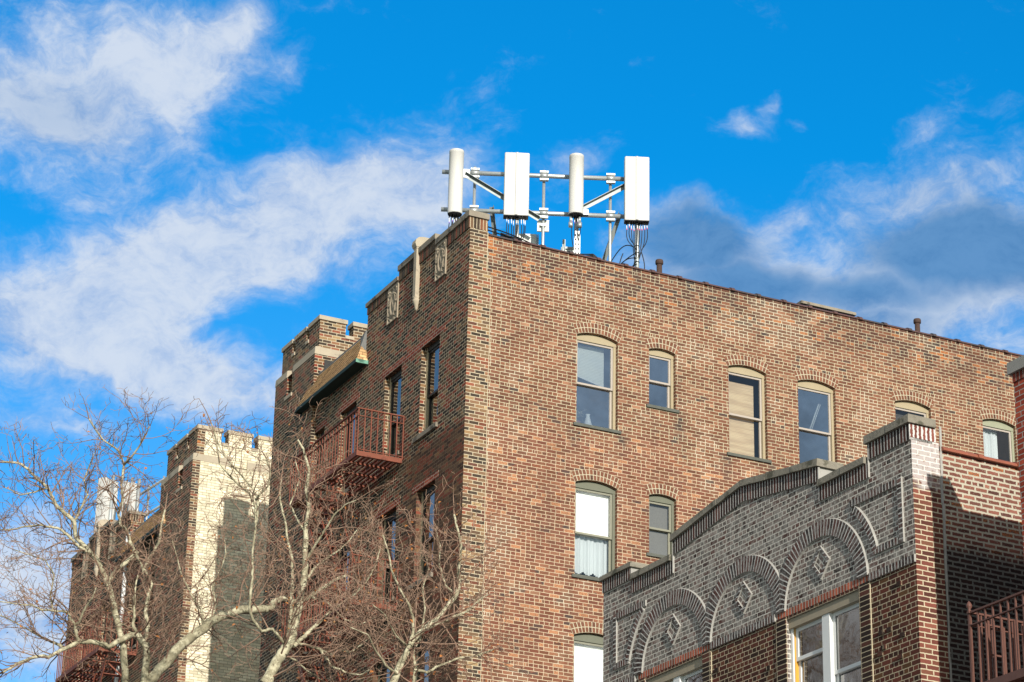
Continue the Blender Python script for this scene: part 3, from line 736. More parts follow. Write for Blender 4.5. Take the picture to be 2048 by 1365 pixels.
# smeared upper brickwork in steps up to the gable
wall(mb,PB,(0,YB),ZB,13.12,(),.1,True,m=0)
seg(0,.9,13.40,13.40,13.12);seg(.9,2.05,13.16,13.16,13.12);seg(2.05,3.9,13.45,13.70,13.12);seg(3.9,5.75,13.70,13.42,13.12);seg(5.75,6.95,13.14,13.14,13.12);seg(6.95,YB,13.36,13.36,13.12)
hs=[(a,b,z-1.0-2.3*0,z+.05-0.0,0) for a,b in wins for z in ()]
holes=[(a,b,9.95-2.95*k,11.71-2.95*k,0) for k in range(3) for a,b in wins]
wall(mb,PB,(0,YB),0,ZB-.03,holes,.11,True,m=1,cutz=())
mb.face([(0,0,ZB-.03),(0,YB,ZB-.03),(0,YB,ZB),(0,0,ZB)][::-1],m=0)
# left flank towards the driveway and back
mb.face([(0,YB,0),(9,YB,0),(9,YB,13.1),(0,YB,13.1)][::-1],m=1)
mb.face([(9,0,0),(9,YB,0),(9,YB,13.1),(9,0,13.1)],m=1)
mb.face([(.34,0,12.7),(.34,YB,12.7),(.34,YB,13.3),(.34,0,13.3)],m=0)
mb.build('facade_wall',[M['smear'],M['bfront']],B)
# pilasters beside the windows, 2 cm proud of the bays
for a,b in ((.99,1.213),(2.90,3.13),(4.78,4.988),(6.572,6.80)):
    mb=MB();mb.box(-.02,.001,a,b,0,11.75);mb.build('brick_pilaster',M['bpilaster'],B)
for a in (.984,4.774):
    mb=MB();mb.box(-.012,.0,a-.008,a+.005,0,11.75);mb.build('mortar_joint',M['mort_strip'],B)  # pale joint strip, also standing in for the pilaster's sunlit right edge
# blind arch rings, clipped where neighbours meet
mb=MB()
def ring(cy,cz,r0,r1,a0,a1,d,lo=None,hi=None,n=40):
    pts=[]
    for k in range(n+1):
        t=a0+(a1-a0)*k/n;pts.append(t)
    def cl(r,t):
        y=cy+r*math.cos(t);z=cz+r*math.sin(t)
        if lo is not None:y=max(y,lo)
        if hi is not None:y=min(y,hi)
        return y,z
    for s,t in zip(pts,pts[1:]):
        a,b,c,e=cl(r0,s),cl(r0,t),cl(r1,t),cl(r1,s)
        F=[(-d,*a),(-d,*b),(-d,*c),(-d,*e)]
        rm=(r0+r1)/2
        uv=[(.03,rm*s),(.03,rm*t),(.03+r1-r0,rm*t),(.03+r1-r0,rm*s)]
        mb.face(F,uv=uv)
        mb.face([(-d,*a),(0.001,*a),(0.001,*b),(-d,*b)],m=1)
        mb.face([(-d,*e),(-d,*c),(0.001,*c),(0.001,*e)],m=1)
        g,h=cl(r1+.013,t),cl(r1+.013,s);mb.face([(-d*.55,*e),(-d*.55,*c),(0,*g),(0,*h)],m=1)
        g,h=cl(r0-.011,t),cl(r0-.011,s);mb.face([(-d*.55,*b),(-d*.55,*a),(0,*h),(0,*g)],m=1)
    for t,f in ((a0,1),(a1,-1)):
        a,e=cl(r0,t),cl(r1,t);F=[(-d,*a),(-d,*e),(.001,*e),(.001,*a)];mb.face(F if f>0 else F[::-1],m=1)
AC=[2.07,3.94,5.80];ZC=11.80;RI=.838;RO=1.062
dlim=[(None,3.003),(3.007,4.868),(4.872,None)]
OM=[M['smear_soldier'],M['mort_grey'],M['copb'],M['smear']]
for cy,(lo,hi) in zip(AC,dlim):
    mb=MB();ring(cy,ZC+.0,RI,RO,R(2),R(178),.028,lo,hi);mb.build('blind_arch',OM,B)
# curved borders of the two corner panels
# straight borders (rowlock on edge)
def rowl(a,b,z0,z1,d=.027,vert=False,m=0):
    if vert: uv=[(.03+0,z0),(.03+(b-a),z0),(.03+(b-a),z1),(.03,z1)]
    else: uv=[(.03,a),(.03,b),(.03+z1-z0,b),(.03+z1-z0,a)]
    F=[(-d,a,z0),(-d,b,z0),(-d,b,z1),(-d,a,z1)]
    mb.face(F[::-1],uv=uv[::-1],m=m)
    mb.face([(-d,a,z0),(.001,a,z0),(.001,a,z1),(-d,a,z1)][::-1],m=1);mb.face([(-d,b,z0),(.001,b,z0),(.001,b,z1),(-d,b,z1)],m=1)
    mb.face([(-d-.001,a,z1-.006),(-d-.001,b,z1-.006),(0,b,z1+.014),(0,a,z1+.014)][::-1],m=1);mb.face([(-d,a,z0),(-d,b,z0),(.001,b,z0),(.001,a,z0)][::-1],m=1)  # pale mortar strip along the top stands in for the sunlit edge
mb=MB();ring(AC[0],ZC,1.235,1.335,R(128.5),R(166),.03,n=16)
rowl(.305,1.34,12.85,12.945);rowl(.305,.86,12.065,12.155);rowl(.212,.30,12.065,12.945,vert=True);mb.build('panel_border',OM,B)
mb=MB();ring(AC[2],ZC,1.235,1.335,R(14),R(51.5),.03,n=16)
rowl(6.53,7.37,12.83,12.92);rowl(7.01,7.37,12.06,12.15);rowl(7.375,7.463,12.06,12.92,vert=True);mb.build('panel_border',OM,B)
# string course at springing level
for q in ((3.15,4.77),(.001,.985),(6.83,YB-.001)):
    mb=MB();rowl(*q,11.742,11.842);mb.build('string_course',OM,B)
# diamonds
for cy in AC:
    mb=MB();cy-=.03;cz=12.28;hy,hz=.205,.235;d=.03
    P4=[(cy,cz+hz),(cy-hy,cz),(cy,cz-hz),(cy+hy,cz)]
    q=[(cy,cz+hz-.07),(cy-hy+.06,cz),(cy,cz-hz+.07),(cy+hy-.06,cz)]
    for k in range(4):
        a,b,c,e=P4[k],P4[(k+1)%4],q[(k+1)%4],q[k]
        mb.face([(-d,*a),(-d,*b),(-d,*c),(-d,*e)],m=0);mb.face([(-d,*b),(-d,*a),(.001,*a),(.001,*b)],m=1)
        mb.face([(-d,*e),(-d,*c),(-.012,*c),(-.012,*e)],m=1)
    mb.face([(-.012,*p) for p in q],uv=[(p[0]*.7+p[1]*.7,p[1]*.7-p[0]*.7) for p in q],m=3);mb.build('brick_diamond',OM,B)
# red soldier courses over the windows
for a,b in ((.99,3.12),(4.79,6.78)):
    mb=MB();z0,z1=11.752,11.848
    mb.face([(-.004,a,z0),(-.004,b,z0),(-.004,b,z1),(-.004,a,z1)][::-1],uv=[(.02,a),(.02,b),(.11,b),(.11,a)][::-1])
    mb.face([(-.004,a,z0),(-.004,b,z0),(.11,b,z0),(.11,a,z0)],uv=[(.02,a),(.02,b),(.11,b),(.11,a)]);mb.build('red_soldier_course',M['redsoldier'],B)
# parapet soldier courses and rough stone copings
def sold(a,b,za0,zb0,za1,zb1,d=.025):
    mb=MB();F=[(-d,a,za0),(-d,b,zb0),(-d,b,zb1),(-d,a,za1)];uv=[(.03,a),(.03,b),(.03+zb1-zb0,b),(.03+za1-za0,a)]
    mb.face(F[::-1],uv=uv[::-1])
    mb.face([(-d,a,za0),(-d,b,zb0),(.001,b,zb0),(.001,a,za0)],m=1)
    mb.face([(-d,a,za0),(.34,a,za0),(.34,a,za1),(-d,a,za1)],m=1);mb.face([(-d,b,zb0),(.34,b,zb0),(.34,b,zb1),(-d,b,zb1)][::-1],m=1)
    mb.build('parapet_soldier_course',[M['cap_soldier'],M['mort_grey']],B)
sold(0,.90,13.385,13.385,13.60,13.60);sold(.905,2.045,13.14,13.14,13.345,13.345)
sold(2.05,3.9,13.43,13.685,13.64,13.905);sold(3.9,5.75,13.685,13.40,13.905,13.61)
sold(5.755,6.945,13.126,13.126,13.325,13.325);sold(6.95,YB,13.35,13.35,13.54,13.54)
rr=random.Random(12)
def coping(a,b,za,zb,th,step=.62):
    n=max(1,round((b-a)/step))
    for k in range(n):
        mb=MB();p,q=a+(b-a)*k/n,a+(b-a)*(k+1)/n;zp,zq=za+(zb-za)*k/n,za+(zb-za)*(k+1)/n
        g=.004;j=[rr.uniform(-.008,.008) for _ in range(4)];o=-.065+rr.uniform(-.006,.006)
        mb.hexa([(o,p+g,zp-th+j[0]*.4),(.38,p+g,zp-th),(.38,q-g,zq-th),(o,q-g,zq-th+j[1]*.4),(o+.008,p+g,zp+j[2]),(.375,p+g,zp+j[2]),(.375,q-g,zq+j[3]),(o+.008,q-g,zq+j[3])]);mb.build('coping_stone',M['copb'],B)
coping(-.045,.95,13.715,13.715,.11);coping(.95,2.03,13.445,13.445,.10)
coping(2.0,3.9,13.735,14.005,.10);coping(3.9,5.79,14.005,13.705,.095)
coping(5.79,6.93,13.415,13.415,.088);coping(6.90,YB+.04,13.615,13.615,.075)
for q in ((2.03,2.049,13.345,13.63),(.902,.91,13.14,13.60),(5.7505,5.765,13.13,13.61)):
    mb=MB();mb.box(-.03,.0,*q);mb.build('end_mortar',M['mort_grey'],B)
# clinker bricks sticking out of the dark bays
mb=MB();rr=random.Random(4)
for a,b,zt in ((3.2,4.7,11.6),(.15,.9,11.6),(.1,.9,10.9),(3.2,4.7,10.9)):
    for k in range(4):
        y=rr.uniform(a,b);z=rr.uniform(zt-.8,zt);row=math.floor(z/.0677)*.0677
        mb=MB();mb.box(-.028,.001,y,y+.085,row+.006,row+.062);mb.build('clinker_brick',M['bpilaster'],B)
# windows: beige cladding over paired white sashes with a broad mullion
for k in range(2):
    dz=-2.95*k
    for wi,(a,b) in enumerate(wins):
        mb=MB();z1=11.71+dz;z0=9.95+dz
        mid=(a+b)/2
        ubox(mb,PB,a+.003,b-.003,z1-.13,z1-.002,.03,.2,True,1)
        ubox(mb,PB,mid-.085,mid+.085,z0,z1-.13,.045,.2,True,0)
        ubox(mb,PB,a+.003,a+.05,z0,z1-.13,.06,.2,True,0);ubox(mb,PB,b-.05,b-.003,z0,z1-.13,.06,.2,True,0)
        ubox(mb,PB,b-.066,b-.0505,z0,z1-.13,.085,.2,True,2)
        ubox(mb,PB,a,b,z0-.07,z0+.03,-.03,.2,True,0)
        w=mb.build('window',[M['whitepaint'],M['bwood'],M['yellowstrip']],B)
        for si,(p,q) in enumerate(((a+.051,mid-.086),(mid+.086,b-.067))):
            rail=10.77+dz if si==0 else 11.15+dz
            for (za,zb,d) in ((rail-.025,z1-.131,.10),(z0+.031,rail+.025,.135)):
                m2=MB();s=.05
                ubox(m2,PB,p,p+s,za,zb,d,d+.034,True);ubox(m2,PB,q-s,q,za,zb,d,d+.034,True);ubox(m2,PB,p+s,q-s,za,za+s,d,d+.034,True);ubox(m2,PB,p+s,q-s,zb-s,zb,d,d+.034,True)
                m2.build('sash',M['whitepaint'],w)
                m2=MB();m2.face([PB(p+s,za+s,d+.017),PB(q-s,za+s,d+.017),PB(q-s,zb-s,d+.017),PB(p+s,zb-s,d+.017)][::-1]);m2.build('pane',M['glassr'],w)
            m2=MB();n=18
            for i in range(n):
                y0=p+(q-p)*i/n;y1=p+(q-p)*(i+1)/n;e=lambda i:.25+.012*math.sin(i*2.1)
                m2.face([(e(i),y0,z0),(e(i+1),y1,z0),(e(i+1),y1,rail),(e(i),y0,rail)][::-1])
            m2.build('curtain',M['gcurtain'],w)
# side: whitewashed pier, then rough repointed wall with terracotta coping
mb=MB()
wall(mb,PBS,(0,.44),0,13.42,(),.1,False,m=0)
mb.face([(-.025,-.004,13.42),(.40,-.004,13.42),(.40,-.004,13.60),(-.025,-.004,13.60)],uv=[(.03,0),(.03,.425),(.2,.425),(.2,0)],m=1)
mb.face([(.40,-.004,13.42),(.40,.3,13.42),(.40,.3,13.6),(.40,-.004,13.6)],m=0)
mb.face([(.44,0,13.2),(.44,.3,13.2),(.44,.3,13.42),(.44,0,13.42)],m=0)
mb.build('corner_pier',[M['bpier'],M['bpier_top']],B)
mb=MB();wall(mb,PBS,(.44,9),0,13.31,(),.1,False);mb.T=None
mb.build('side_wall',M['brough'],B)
mb=MB();rr=random.Random(6);z=7.0
while z<13.35:
    h=.35;o=rr.uniform(-.012,.012);wd=.022 if z<11.5 else .034
    mb.box(.445+o,.445+wd+o,-.012,.0,z,z+h-.001);z+=h
mb.build('mortar_joint',M['mort_grey'],B)
mb=MB();x=.47
while x<9:
    tile(mb,x,x+.56,-.02,13.315,.068);tile(mb,x+.56,x+.64,-.02,13.312,.085);x+=.64
mb.build('terracotta_coping',M['tile_orange'],B)
mb=MB();mb.box(.34,9,.1,YB-.1,12.5,12.7);mb.build('roof_deck',M['roof'],B)

# ---------------------------------------------------------------- bright red house at the right edge
Dloc=B.matrix_basis@Vector((0,0,0))
ca,sa=math.cos(G),math.sin(G)
D=empty('red_house',(-.3886+ca*(-.10)-sa*(-2.2),-14.4719+sa*(-.10)+ca*(-2.2),0),G)
tag(D,'bright red brick house with a grey stone coping, only its edge showing at the right','house')
mb=MB()
wd=[(-2.4,-1.3),(-5.2,-4.1),(-8.2,-7.1)]
wall(mb,PB,(-10,0),0,13.40,[(a,b,9.75-2.95*k+.0,11.5-2.95*k,0) for k in range(3) for a,b in wd],.11,True)
mb.face([(0,0,0),(0,0,13.4),(.27,0,13.4),(.27,0,0)][::-1])
mb.face([(.27,0,0),(9,0,0),(9,0,13.15),(.27,0,13.15)][::-1])
mb.face([(.27,0,13.1),(.27,-10,13.1),(.27,-10,13.5),(.27,0,13.5)][::-1])
mb.face([(9,0,0),(9,-10,0),(9,-10,13.1),(9,0,13.1)][::-1]);mb.face([(0,-10,0),(9,-10,0),(9,-10,13.1),(0,-10,13.1)])
mb.build('facade_wall',M['dred'],D)
mb=MB();mb.face([(-.012,-10,13.40),(-.012,0.004,13.40),(-.012,0.004,13.51),(-.012,-10,13.51)][::-1],uv=[(.02,-10),(.02,0),(.13,0),(.13,-10)][::-1])
mb.face([(-.012,0.004,13.40),(.27,.004,13.40),(.27,.004,13.51),(-.012,.004,13.51)][::-1],uv=[(.02,0),(.02,.28),(.13,.28),(.13,0)][::-1]);mb.build('rowlock_course',M['dsoldier'],D)
mb=MB();mb.box(-.05,.30,-10,.05,13.51,13.66);mb.hexa([(.30,-.28,13.1),(.46,-.28,13.1),(.46,.03,13.1),(.30,.03,13.1),(.30,-.28,13.65),(.31,-.28,13.65),(.31,.03,13.65),(.30,.03,13.65)])
mb.build('coping',M['concrete'],D)
mb=MB();x=.46
while x<9:
    mb.box(x,x+.6,-.26,.03,13.15,13.27);mb.box(x+.6,x+.66,-.27,.04,13.15,13.29);x+=.66
mb.build('side_coping',M['tile_orange'],D)
mb=MB();mb.box(.3,9,-9.9,-.1,12.8,13.0);mb.build('roof_deck',M['roof'],D)
for k in range(3):
    for a,b in wd: window(D,PB,True,None,False,a,b,9.75-2.95*k,11.5-2.95*k,0,'whitepaint','whitepaint','glassf',d0=.07,head=.05,rail=10.6-2.95*k,sill=dict(m='lime'))
# ---------------------------------------------------------------- iron fire escapes
def bar(mb,a,b,w=.02,h=None):
    """square bar from a to b"""
    a=Vector(a);b=Vector(b);d=(b-a).normalized();h=h or w
    s=d.cross(Vector((0,0,1)))
    s=Vector((1,0,0)) if s.length<1e-3 else s.normalized()
    t=s.cross(d).normalized();s=s*(w/2);t=t*(h/2)
    mb.hexa([a-s-t,a+s-t,b+s-t,b-s-t,a-s+t,a+s+t,b+s+t,b-s+t])
def fire_escape(root,T,tf,y0,y1,levels,mat,depth=.97,spacing=.135,finial=False,stairs=True,rh=.86):
    new=lambda: MB(T,tf)
    for li,z in enumerate(levels):
        mb=new();x=-depth
        mb.box(x,x+.05,y0,y1,z-.10,z-.002);mb.box(x+.051,-.02,y0,y0+.05,z-.10,z-.004);mb.box(x+.051,-.02,y1-.05,y1,z-.10,z-.004)
        n=10
        for k in range(n):
            xx=x+.075+(depth-.12)*k/(n-1)
            ys=[(y0+.055,y1-.055)]
            if stairs and -.72<xx<-.2 : ys=[(y0+.055,y0+(y1-y0)*.60),(y1-.5,y1-.055)]
            for a,b in ys: mb.box(xx-.022,xx+.022,a,b,z-.028,z-.008)
        ny=int((y1-y0)/.55)
        for k in range(1,ny): 
            yy=y0+(y1-y0)*k/ny;mb.box(x+.052,-.03,yy-.02,yy+.02,z-.065,z-.0285)
        for yy in (y1-.3,):
            bar(mb,(x+.1,yy,z-.11),(-.02,yy,z-.75),.035)
        mb.build('platform',mat,root)
        mb=new();zt=z+rh
        bar(mb,(x+.015,y0,zt),(x+.015,y1,zt),.042,.022);bar(mb,(x+.015,y0,zt-.15),(x+.015,y1,zt-.15),.03,.014)
        for yy in (y0+.015,y1-.015):
            bar(mb,(x-.02,yy,zt+.002),(.0,yy,zt+.002),.042,.022);bar(mb,(x,yy,zt-.148),(.0,yy,zt-.148),.03,.014)
            bar(mb,(x+.04,yy,z+.03),(-.02,yy,z+.03),.03,.014)
        n=int((y1-y0)/spacing)
        for k in range(n+1):
            yy=y0+.015+(y1-y0-.03)*k/n; bar(mb,(x+.015,yy,z-.02),(x+.015,yy,zt),.02)
        n=int(depth/spacing)
        for k in range(1,n+1):
            for yy in (y0+.015,y1-.015):
                xx=x+.015+(depth-.03)*k/n;bar(mb,(xx,yy,z-.02),(xx,yy,zt),.02)
        if finial:
            for yy in (y0,y1): mb.lathe([(.012,0),(.024,.02),(.014,.035),(.034,.06),(.036,.085),(.02,.115),(.004,.135)],(x+.015,yy+ (.0),zt+.01),10);bar(mb,(x+.015,yy,z-.02),(x+.015,yy,zt),.032)
        mb.build('railing',mat,root)
    if stairs:
        for z1,z0 in zip(levels,levels[1:]):
            mb=new();ya,yb=y1-.15,y1-1.85
            for x in (-.70,-.24):
                bar(mb,(x,ya,z1-.02),(x,yb,z0),.02,.13)
                bar(mb,(x,ya-.05,z1+.75),(x,yb-.35,z0+.80),.028)
                bar(mb,(x,ya-.3,z1-.5),(x,ya-.35,z1+.25),.02);bar(mb,(x,yb+.25,z0+.45),(x,yb+.1,z0+1.1),.02)
            n=11
            for k in range(1,n):
                f=k/n;yy=ya+(yb-ya)*f;zz=z1+(z0-z1)*f;mb.box(-.69,-.25,yy-.085,yy+.085,zz-.012,zz+.008)
            mb.build('stair',mat,root)
FA=empty('fire_escape',(0,0,0));tag(FA,'rust-red iron fire escape on the shaded front of the corner apartment house','fire escape','iron fire escapes')
fire_escape(FA,None,False,2.76,6.25,[18.66,15.72,12.78,9.84],M['rust'])
FC=empty('fire_escape',(0,15.05,0));tag(FC,'rusty iron fire escape on the farther apartment house, half hidden by the left tree','fire escape','iron fire escapes')
fire_escape(FC,lambda p:(p[0],9.65-p[1],p[2]),True,2.76,6.25,[18.66,15.72,12.78],M['rust'])
FD=empty('fire_escape',D.location[:],G);tag(FD,'brown iron fire escape with ball finials in front of the bright red house','fire escape','iron fire escapes')
fire_escape(FD,None,False,-6.2,-.08,[9.47,6.5],M['brownirn'],depth=.93,finial=True,stairs=False)
t_=MB()
bar(t_,(-.72,-.16,9.47),(-.72,-.16,10.25),.03);bar(t_,(-.5,-.16,9.5),(-.5,-.16,10.2),.03);bar(t_,(-.72,-.16,10.2),(-.5,-.16,10.2),.02);bar(t_,(-.72,-.16,9.85),(-.5,-.16,9.85),.02)
for k in range(5):
    bar(t_,(-.36,-.35-.02,9.5+.0),(-.36,-.35,10.2),.02)
bar(t_,(-.36,-.2,9.5),(-.36,-.2,10.3),.03)
t_.build('drop_ladder',M['brownirn'],FD)
# street front of the farther house: white downspout
DS=MB();DS.tube([(-.1,5.55,22.1),(-.1,5.55,14.0)],.05,8);DS.T=None
ds=MB(lambda p:(p[0],9.65-p[1],p[2]),True);ds.tube([(-.08,5.0,22.0),(-.08,5.0,8.0)],.05,8);ds.build('downspout',M['whitepaint'],C)

# ---------------------------------------------------------------- rooftop cellular antennas
fdx,fdy=.91706,-.39875;fnx,fny=-.39875,-.91706;P0x,P0y=4.3236,1.30
def FP(s,z,o=0.): return (P0x+s*fdx+o*fnx,P0y+s*fdy+o*fny,z)
ROOF=21.95
def fbox(mb,s0,s1,z0,z1,o0,o1,m=0):
    c=[FP(s0,z0,o1),FP(s1,z0,o1),FP(s1,z0,o0),FP(s0,z0,o0),FP(s0,z1,o1),FP(s1,z1,o1),FP(s1,z1,o0),FP(s0,z1,o0)]
    mb.hexa(c,m)
FR=empty('antenna_frame',FP(-1.9,ROOF));FRI=Vector(FP(-1.9,ROOF))
tag(FR,'galvanised pipe frame with cross braces holding the white antennas over the roof edge','antenna frame')
def rel(mb,base): mb.v=[tuple(Vector(v)-base) for v in mb.v];return mb
for z,s0,s1 in ((25.007,-3.98,.05),(24.165,-3.975,.05)):
    mb=MB();mb.tube([FP(s0,z),FP(s1,z)],.047,14);rel(mb,FRI).build('cross_pipe',M['galv'],FR)
for s,zt in ((-3.31,25.185),(-1.903,25.17),(-.547,25.13)):
    mb=MB();mb.tube([FP(s,ROOF,-.085),FP(s,zt,-.085)],.031,12)
    for zz in (ROOF+.6,ROOF+1.0): mb.tube([FP(s,zz,-.085),FP(s,zz+.012,-.085)],.04,12)
    rel(mb,FRI).build('mast',M['galv'],FR)
    for z in (25.007,24.165):
        mb=MB();
        for dz in (.085,-.085): fbox(mb,s-.088,s+.088,z+dz-.019,z+dz+.019,-.05,.035)
        mb.tube([FP(s-.08,z),FP(s+.08,z)],.057,14)
        for ds in (-.05,.05):
            for dz in (.085,-.085): fbox(mb,s+ds-.008,s+ds+.008,z+dz-.008,z+dz+.008,.035,.045,1)
        rel(mb,FRI).build('clamp',[M['galv'],M['conn']],FR)
def angle(mb,a,b,w=.075):
    a=Vector(a);b=Vector(b);d=(b-a).normalized();n=Vector((fnx,fny,0));up=n.cross(d).normalized()
    if up.z<0: up=-up
    t=.008
    for (u0,u1,n0,n1) in ((0,w,-t,0),(w-t,w,.0,w),):
        c=[]
        for p in (a,b):
            c.append([p+up*u0+n*n0,p+up*u0+n*n1,p+up*u1+n*n1,p+up*u1+n*n0])
        A_,B_=c
        mb.hexa([A_[0],A_[1],B_[1],B_[0],A_[3],A_[2],B_[2],B_[3]])
for a,b in ((FP(-3.55,24.90,.06),FP(-2.02,23.96,.06)),(FP(-1.13,24.22,.06),FP(.02,24.93,.06)),(FP(-.30,24.26,-.10),FP(-1.02,ROOF+.15,-1.0)),(FP(-3.0,24.3,-.10),FP(-2.6,ROOF+.15,-1.3))):
    mb=MB();angle(mb,a,b,.085);rel(mb,FRI).build('brace',M['galvdark'],FR)
mb=MB()
fbox(mb,-3.60,-3.42,24.87,25.06,.03,.065);fbox(mb,-1.2,-1.0,24.13,24.24,.03,.10);rel(mb,FRI).build('gusset',M['galv'],FR)
def cable(mb,p0,p1,sag,r=.0085,bend=(0,0),n=9,m=0):
    P=[]
    for k in range(n+1):
        f=k/n;x=p0[0]+(p1[0]-p0[0])*f+bend[0]*math.sin(math.pi*f);y=p0[1]+(p1[1]-p0[1])*f+bend[1]*math.sin(math.pi*f)
        z=p0[2]+(p1[2]-p0[2])*f-sag*math.sin(math.pi*f);P.append((x,y,z))
    mb.tube(P,r,6,m=m,cap=False)
rr=random.Random(21)
def antenna(name,label,s0,s1,z0,z1,rnd,depth,bandmat,group,pole_s,ncab,spread):
    base=Vector(FP((s0+s1)/2,ROOF,.25));root=empty(name,base[:]);tag(root,label,'antenna',group)
    mb=MB();oc=.30
    if rnd:
        cs=(s0+s1)/2;r=(s1-s0)/2;n=28
        def rg(z,k=1.): return [FP(cs+r*k*math.cos(2*math.pi*i/n),z,oc+r*k*.95*math.sin(2*math.pi*i/n)-.0) for i in range(n)]
        prof=[(z0,.97),(z0+.012,1.),(z0+.05,1.),(z0+.052,.985),(z1-.06,.985),(z1-.058,1.),(z1-.012,1.),(z1-.003,.985),(z1,.96)]
        R_=[rg(z,k) for z,k in prof]
        for A_,B_ in zip(R_,R_[1:]):
            for i in range(n):
                j=(i+1)%n;mb.face([A_[i],B_[i],B_[j],A_[j]],sm=True)
        mb.face(R_[-1][::-1])
    else:
        # shallow vee front with a centre rib, rounded edges
        cs=(s0+s1)/2;w=(s1-s0)/2
        pr=[(-w,oc-depth),(-w,oc-.02),(-w+.012,oc-.004),(-.03,oc+.004),(-.018,oc+.022),(.018,oc+.022),(.03,oc+.004),(w-.012,oc-.004),(w,oc-.02),(w,oc-depth)]
        def rg(z,k=1.): return [FP(cs+a*k,z,o if k==1 else oc-depth/2+(o-oc+depth/2)*k) for a,o in pr]
        R_=[rg(z0),rg(z1-.012),rg(z1,.975)];n=len(pr)
        for A_,B_ in zip(R_,R_[1:]):
            for i in range(n):
                j=(i+1)%n;mb.face([A_[i],A_[j],B_[j],B_[i]])
        mb.face(R_[-1])
    rel(mb,base).build('radome',M['radome'],root)
    mb=MB();cs=(s0+s1)/2
    if rnd:
        r=(s1-s0)/2*.95;n=24;A_=[FP(cs+r*math.cos(2*math.pi*i/n),z0-.012,oc+r*.95*math.sin(2*math.pi*i/n)) for i in range(n)];B_=[FP(cs+r*math.cos(2*math.pi*i/n),z0+.001,oc+r*.95*math.sin(2*math.pi*i/n)) for i in range(n)]
        for i in range(n): mb.face([A_[i],B_[i],B_[(i+1)%n],A_[(i+1)%n]])
        mb.face(A_)
    else: fbox(mb,s0+.004,s1-.004,z0-.014,z0+.001,oc-depth+.005,oc)
    rel(mb,base).build('connector_plate',M['conn'],root)
    # pole and brackets
    mb=MB();mb.tube([FP(pole_s,ROOF,.115),FP(pole_s,z1-.25,.115)],.044,14);rel(mb,base).build('pole',M['galv'],root)
    mb=MB()
    for zz in (z0+.15,z1-.3): fbox(mb,pole_s-.09,pole_s+.09,zz-.04,zz+.04,.03,.17)
    for zz in (25.007,24.165): fbox(mb,pole_s-.09,pole_s+.09,zz-.03,zz+.03,-.055,.07)
    rel(mb,base).build('bracket',M['galv'],root)
    # connectors, tagged cables
    mb=MB()
    for k in range(ncab):
        f=(k+.5)/ncab;s=s0+.03+(s1-s0-.06)*f+rr.uniform(-.012,.012);o=oc-rr.choice([.05,.09,.12]) if not rnd else oc-.02-.06*(k%2)
        mb.tube([FP(s,z0-.012,o),FP(s,z0-.075,o)],.0125,8,m=0)
        za=z0-.075;hl=rr.choice([.05,.07,.09])
        mb.tube([FP(s,za,o),FP(s+.004,za-hl,o)],.0095,8,m=1,sm=False);mb.tube([FP(s+.004,za-hl,o),FP(s+.006,za-hl-.028,o)],.0095,8,m=2,sm=False)
        ze=z0-rr.uniform(.45,.8);se=pole_s+(s-pole_s)*spread+rr.uniform(-.03,.03)
        cable(mb,FP(s+.006,za-hl-.02,o),FP(se,ze,.14+rr.uniform(-.03,.05)),0.03,.0085,((s-pole_s)*.25*fdx,(s-pole_s)*.25*fdy))
        cable(mb,FP(se,ze,.14),FP(pole_s+rr.uniform(-.25,.15),ROOF+.25,-.1+rr.uniform(-.2,.2)),.02,.0085)
    rel(mb,base).build('cables',[M['cable'],M['ctag'],M[bandmat]],root)
    return root,base
gA='white antennas on the corner rooftop'
antenna('tube_antenna','tall white tube antenna at the left end of the roof frame, above the parapet corner',-3.85,-3.55,23.925,25.335,True,.3,'ctagp',gA,-3.66,7,.5)
antenna('panel_antenna','broad white box antenna beside the diagonal brace, blue bands on its black cables',-2.722,-2.22,23.965,25.36,False,.20,'ctagb',gA,-2.44,9,.35)
r3,b3=antenna('tube_antenna','slimmer white tube antenna above the drilled steel channel, second from the right',-1.417,-1.118,24.02,25.342,True,.3,'ctagp',gA,-1.24,4,.4)
r4,b4=antenna('panel_antenna','broad white box antenna at the right end of the frame, pink bands on its cables',-.285,.213,23.96,25.38,False,.20,'ctagr',gA,-.02,9,.35)
# loops of cable round the right-hand pole
mb=MB()
for (za,sb,zb,sag,ob) in ((23.38,-.52,23.2,-.20,-.1),(23.30,-.50,22.95,-.06,-.2),(23.18,-.54,22.8,-.16,-.1),(23.12,-.48,22.72,.05,-.3),(23.05,-.58,22.62,-.05,-.2),(22.98,-.40,22.58,.08,-.4)):
    cable(mb,FP(-.03,za,.17),FP(sb,zb,ob),sag,.0105,(0,0),14);cable(mb,FP(sb,zb,ob),FP(sb+.14,22.3,ob-.2),.0,.0105,(-.08,.03),8)
cable(mb,FP(-.30,23.30,.1),FP(-.22,22.6,.05),.0,.0105,(-.10,.04),10);cable(mb,FP(.06,23.3,.2),FP(.05,22.65,.18),.0,.010,(.08,0),8)
rel(mb,b4).build('cable_loops',M['cable'],r4)
mb=MB()
for zz in (23.45,23.3,23.1,22.8): mb.tube([FP(-.02,zz,.115),FP(-.02,zz+.015,.115)],.052,12)
rel(mb,b4).build('hose_clamps',M['cable'],r4)
